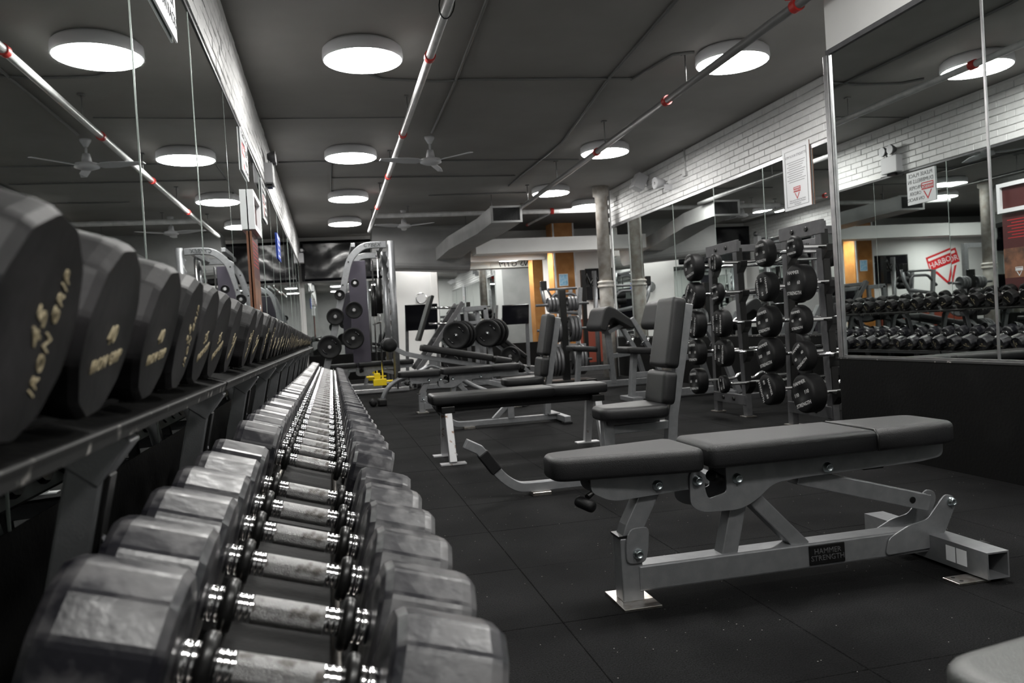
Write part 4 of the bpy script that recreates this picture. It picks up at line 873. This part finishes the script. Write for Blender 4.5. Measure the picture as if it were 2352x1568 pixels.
# plate tree and lat row machine
tr = thing('plate_tree', 'weight plate tree loaded with dark plates beside the preacher bench', 'plate rack', (3.45, 11.75, 0))
MB().bb((-.05, -.05, .03), (.05, .05, 1.42)).obj('mast', 'plastic', tr, .006); MB().bb((-.4, -.25, .0), (.4, .25, .05)).obj('base', 'plastic', tr, .01)
n = 0
for z, side, cnt_, r in ((1.2, -1, 3, .11), (1.2, 1, 3, .11), (.82, -1, 4, .2), (.82, 1, 3, .2), (.34, -1, 5, .23), (.34, 1, 4, .23)):
    MB().cyl((0, 0, z), (side*.42, 0, z), .02, 10).obj('peg', 'steel_dk', tr)
    for k in range(cnt_):
        lvl = {1.2: 'top', .82: 'middle', .34: 'bottom'}[z]
        plate('%s plate out from the mast, %s %s peg of the plate tree' % (ordinal(k+1), lvl, 'left' if side < 0 else 'right'), (3.45+side*(.10+.055*k), 11.75, z), r, 'x', .045, 'plates on the plate tree', 'steel_dk')
Yr = 13.6; rm = thing('row_machine', 'plate-loaded lat machine with dark tubular arms before the wood pillar', 'weight machine', (3.55, Yr, 0)); ro_ = Vector((3.55, Yr, 0))
def rq(px, py, dy=0.): return PY(px, py, Yr)-ro_+Vector((0, dy, 0))
MB().tube([rq(1243, 660), rq(1250, 690), rq(1262, 712), rq(1335, 720)], .035, 10).obj('side_arm', 'steel', rm)
MB().tube([rq(1266, 715), rq(1268, 683), rq(1274, 676), rq(1310, 674), rq(1318, 676), rq(1342, 700)], .026, 10).obj('bent_handle', 'steel_dk', rm)
MB().tube([rq(1258, 665), rq(1325, 661)], .022, 10).obj('top_bar', 'steel_dk', rm); MB().tube([rq(1252, 656), rq(1266, 680)], .018, 8).obj('link', 'steel', rm)
MB().bb(rq(1248, 660)+Vector((-.05, -.05, -.05)), rq(1248, 652)+Vector((.05, .05, .05))).obj('arm_end', 'plastic', rm, .01)
for dy in (0, .6):
    a = rq(1333, 660, dy); b = rq(1326, 880, dy); b.z = .03; MB().sq([a, b], .06, .07).obj('upright', 'steel', rm, .004)
    a = rq(1290, 790, dy); b = rq(1286, 880, dy); b.z = .03; MB().sq([a, b], .06, .07).obj('front_post', 'steel', rm, .004)
MB().sq([rq(1262, 796), rq(1345, 794)], .09, .07).obj('cross_rail', 'steel', rm, .004); MB().sq([rq(1262, 841), rq(1326, 838)], .03, .03).obj('lower_rail', 'chrome', rm)
MB().sq([rq(1262, 850), rq(1330, 846)], .06, .06).obj('base_rail', 'steel', rm); MB().sq([rq(1262, 718), rq(1330, 720)], .03, .03).obj('middle_bar', 'steel_dk', rm)
MB().sq([rq(1290, 748), rq(1315, 736), rq(1328, 735)], .05, .05).obj('link_arm', 'steel', rm); MB().lathe([(.02, -.1), (.05, -.09), (.05, .09), (.02, .1)], rq(1305, 752), 'x', 12).obj('roller_pad', 'rubber', rm)
for i in range(2): MB().lathe([(.02, -.15), (.075, -.13), (.075, .13), (.02, .15)], rq(1300, 682+14*i, .5), 'x', 14).obj('thigh_roller', 'rubber', rm)
for i in range(3): MB().cyl(rq(1262, 762+10*i, .5), rq(1345, 760+10*i, .5), .018, 8).obj('rear_bar', 'chrome', rm)

# shapes at the back wall
zz = thing('attachment_rack', 'black zigzag attachment rack against the pale wall beside the column', 'rack', (5.1, 16.2, 0)); zo = Vector((5.1, 16.2, 0))
def zq(px, py): return PY(px, py, 16.2)-zo
MB().tube([zq(1341, 654), zq(1347, 630), zq(1356, 654), zq(1366, 632), zq(1375, 656)], .035, 8).obj('zigzag_bar', 'plastic', zz)
a = zq(1338, 620); b = zq(1344, 760); b.z = 0; MB().sq([a, b], .09, .09).obj('post', 'plastic', zz)
a = zq(1364, 622); b = zq(1368, 700); b.z = 0; MB().tube([a, b], .05, 10).obj('cable_column', 'steel', zz); MB().sq([zq(1338, 656), zq(1376, 655)], .04, .05).obj('shelf', 'plastic', zz)
def console(label, px, py, w_, h_, Y, tl):
    c = PY(px, py, Y); t = thing('treadmill', label, 'treadmill', (c.x, Y, 0), 0, 'cardio machines at the back')
    MB().box((0, 0, c.z), (w_, .06, h_), Matrix.Rotation(tl, 3, 'X')).obj('console', 'screen', t, .01)
    for s in (-1, 1):
        MB().sq([(s*w_*.45, .05, c.z-.05), (s*w_*.5, .25, .1)], .06, .06).obj('upright', 'steel', t, .004); MB().bb((s*w_*.5-.06, -.1, 0), (s*w_*.5+.06, 1.25, .14)).obj('side_rail', 'steel_dk', t, .01)
    MB().bb((-w_*.44, -.05, .1), (w_*.44, 1.2, .13)).obj('belt', 'rubber', t); return t
console('treadmill with black console in front of the back mirror', 1184, 722, .52, .38, 15.0, .25)
console('treadmill with dark console behind the leg press', 968, 728, .62, .5, 15.4, .2)
ab = thing('incline_bench', 'grey incline bench standing between the leg press and the upright bench', 'bench', (3.0, 14.3, 0))
cushion(rpoly([(0, -.16), (.8, -.16), (.8, .16), (0, .16)], .03, 4), .07, .02, lambda x, y, z: Vector((-.45+x*.72+z*.6, y, .95-x*.62+z*.7))).obj('back_pad', 'vinyl2', ab)
MB().sq([(-.45, 0, .9), (.2, 0, .35), (.5, 0, .05)], .06, .06).obj('frame', 'steel', ab); MB().bb((-.4, -.25, 0), (-.3, .25, .06)).obj('foot', 'steel', ab); MB().bb((.45, -.25, 0), (.55, .25, .06)).obj('foot', 'steel', ab); MB().sq([(-.35, 0, .05), (-.3, 0, .78)], .06, .06).obj('post', 'steel', ab); MB().bb((-.35, -.03, .02), (.5, .03, .06)).obj('base_beam', 'steel', ab)
cm = thing('cable_machine', 'grey cable tower standing at the far right alcove before the television', 'cable machine', (6.9, 15.0, 0))
for s in (-1, 1): MB().bb((s*.6-.05, -.05, 0), (s*.6+.05, .05, 2.15)).obj('tower', 'steel', cm, .006); MB().bb((s*.6-.15, -.4, 0), (s*.6+.15, .4, .06)).obj('foot', 'steel', cm)
MB().bb((-.6, -.04, 2.05), (.6, .04, 2.15)).obj('cross_beam', 'steel', cm); MB().tube([(-.5, 0, 1.35), (-.3, -.2, 1.4), (.3, -.2, 1.4), (.5, 0, 1.35)], .025, 8).obj('handle_bar', 'steel_dk', cm)
MB().bb((-.1, .0, .1), (.1, .1, 1.3)).obj('weight_stack', 'rubber', cm)
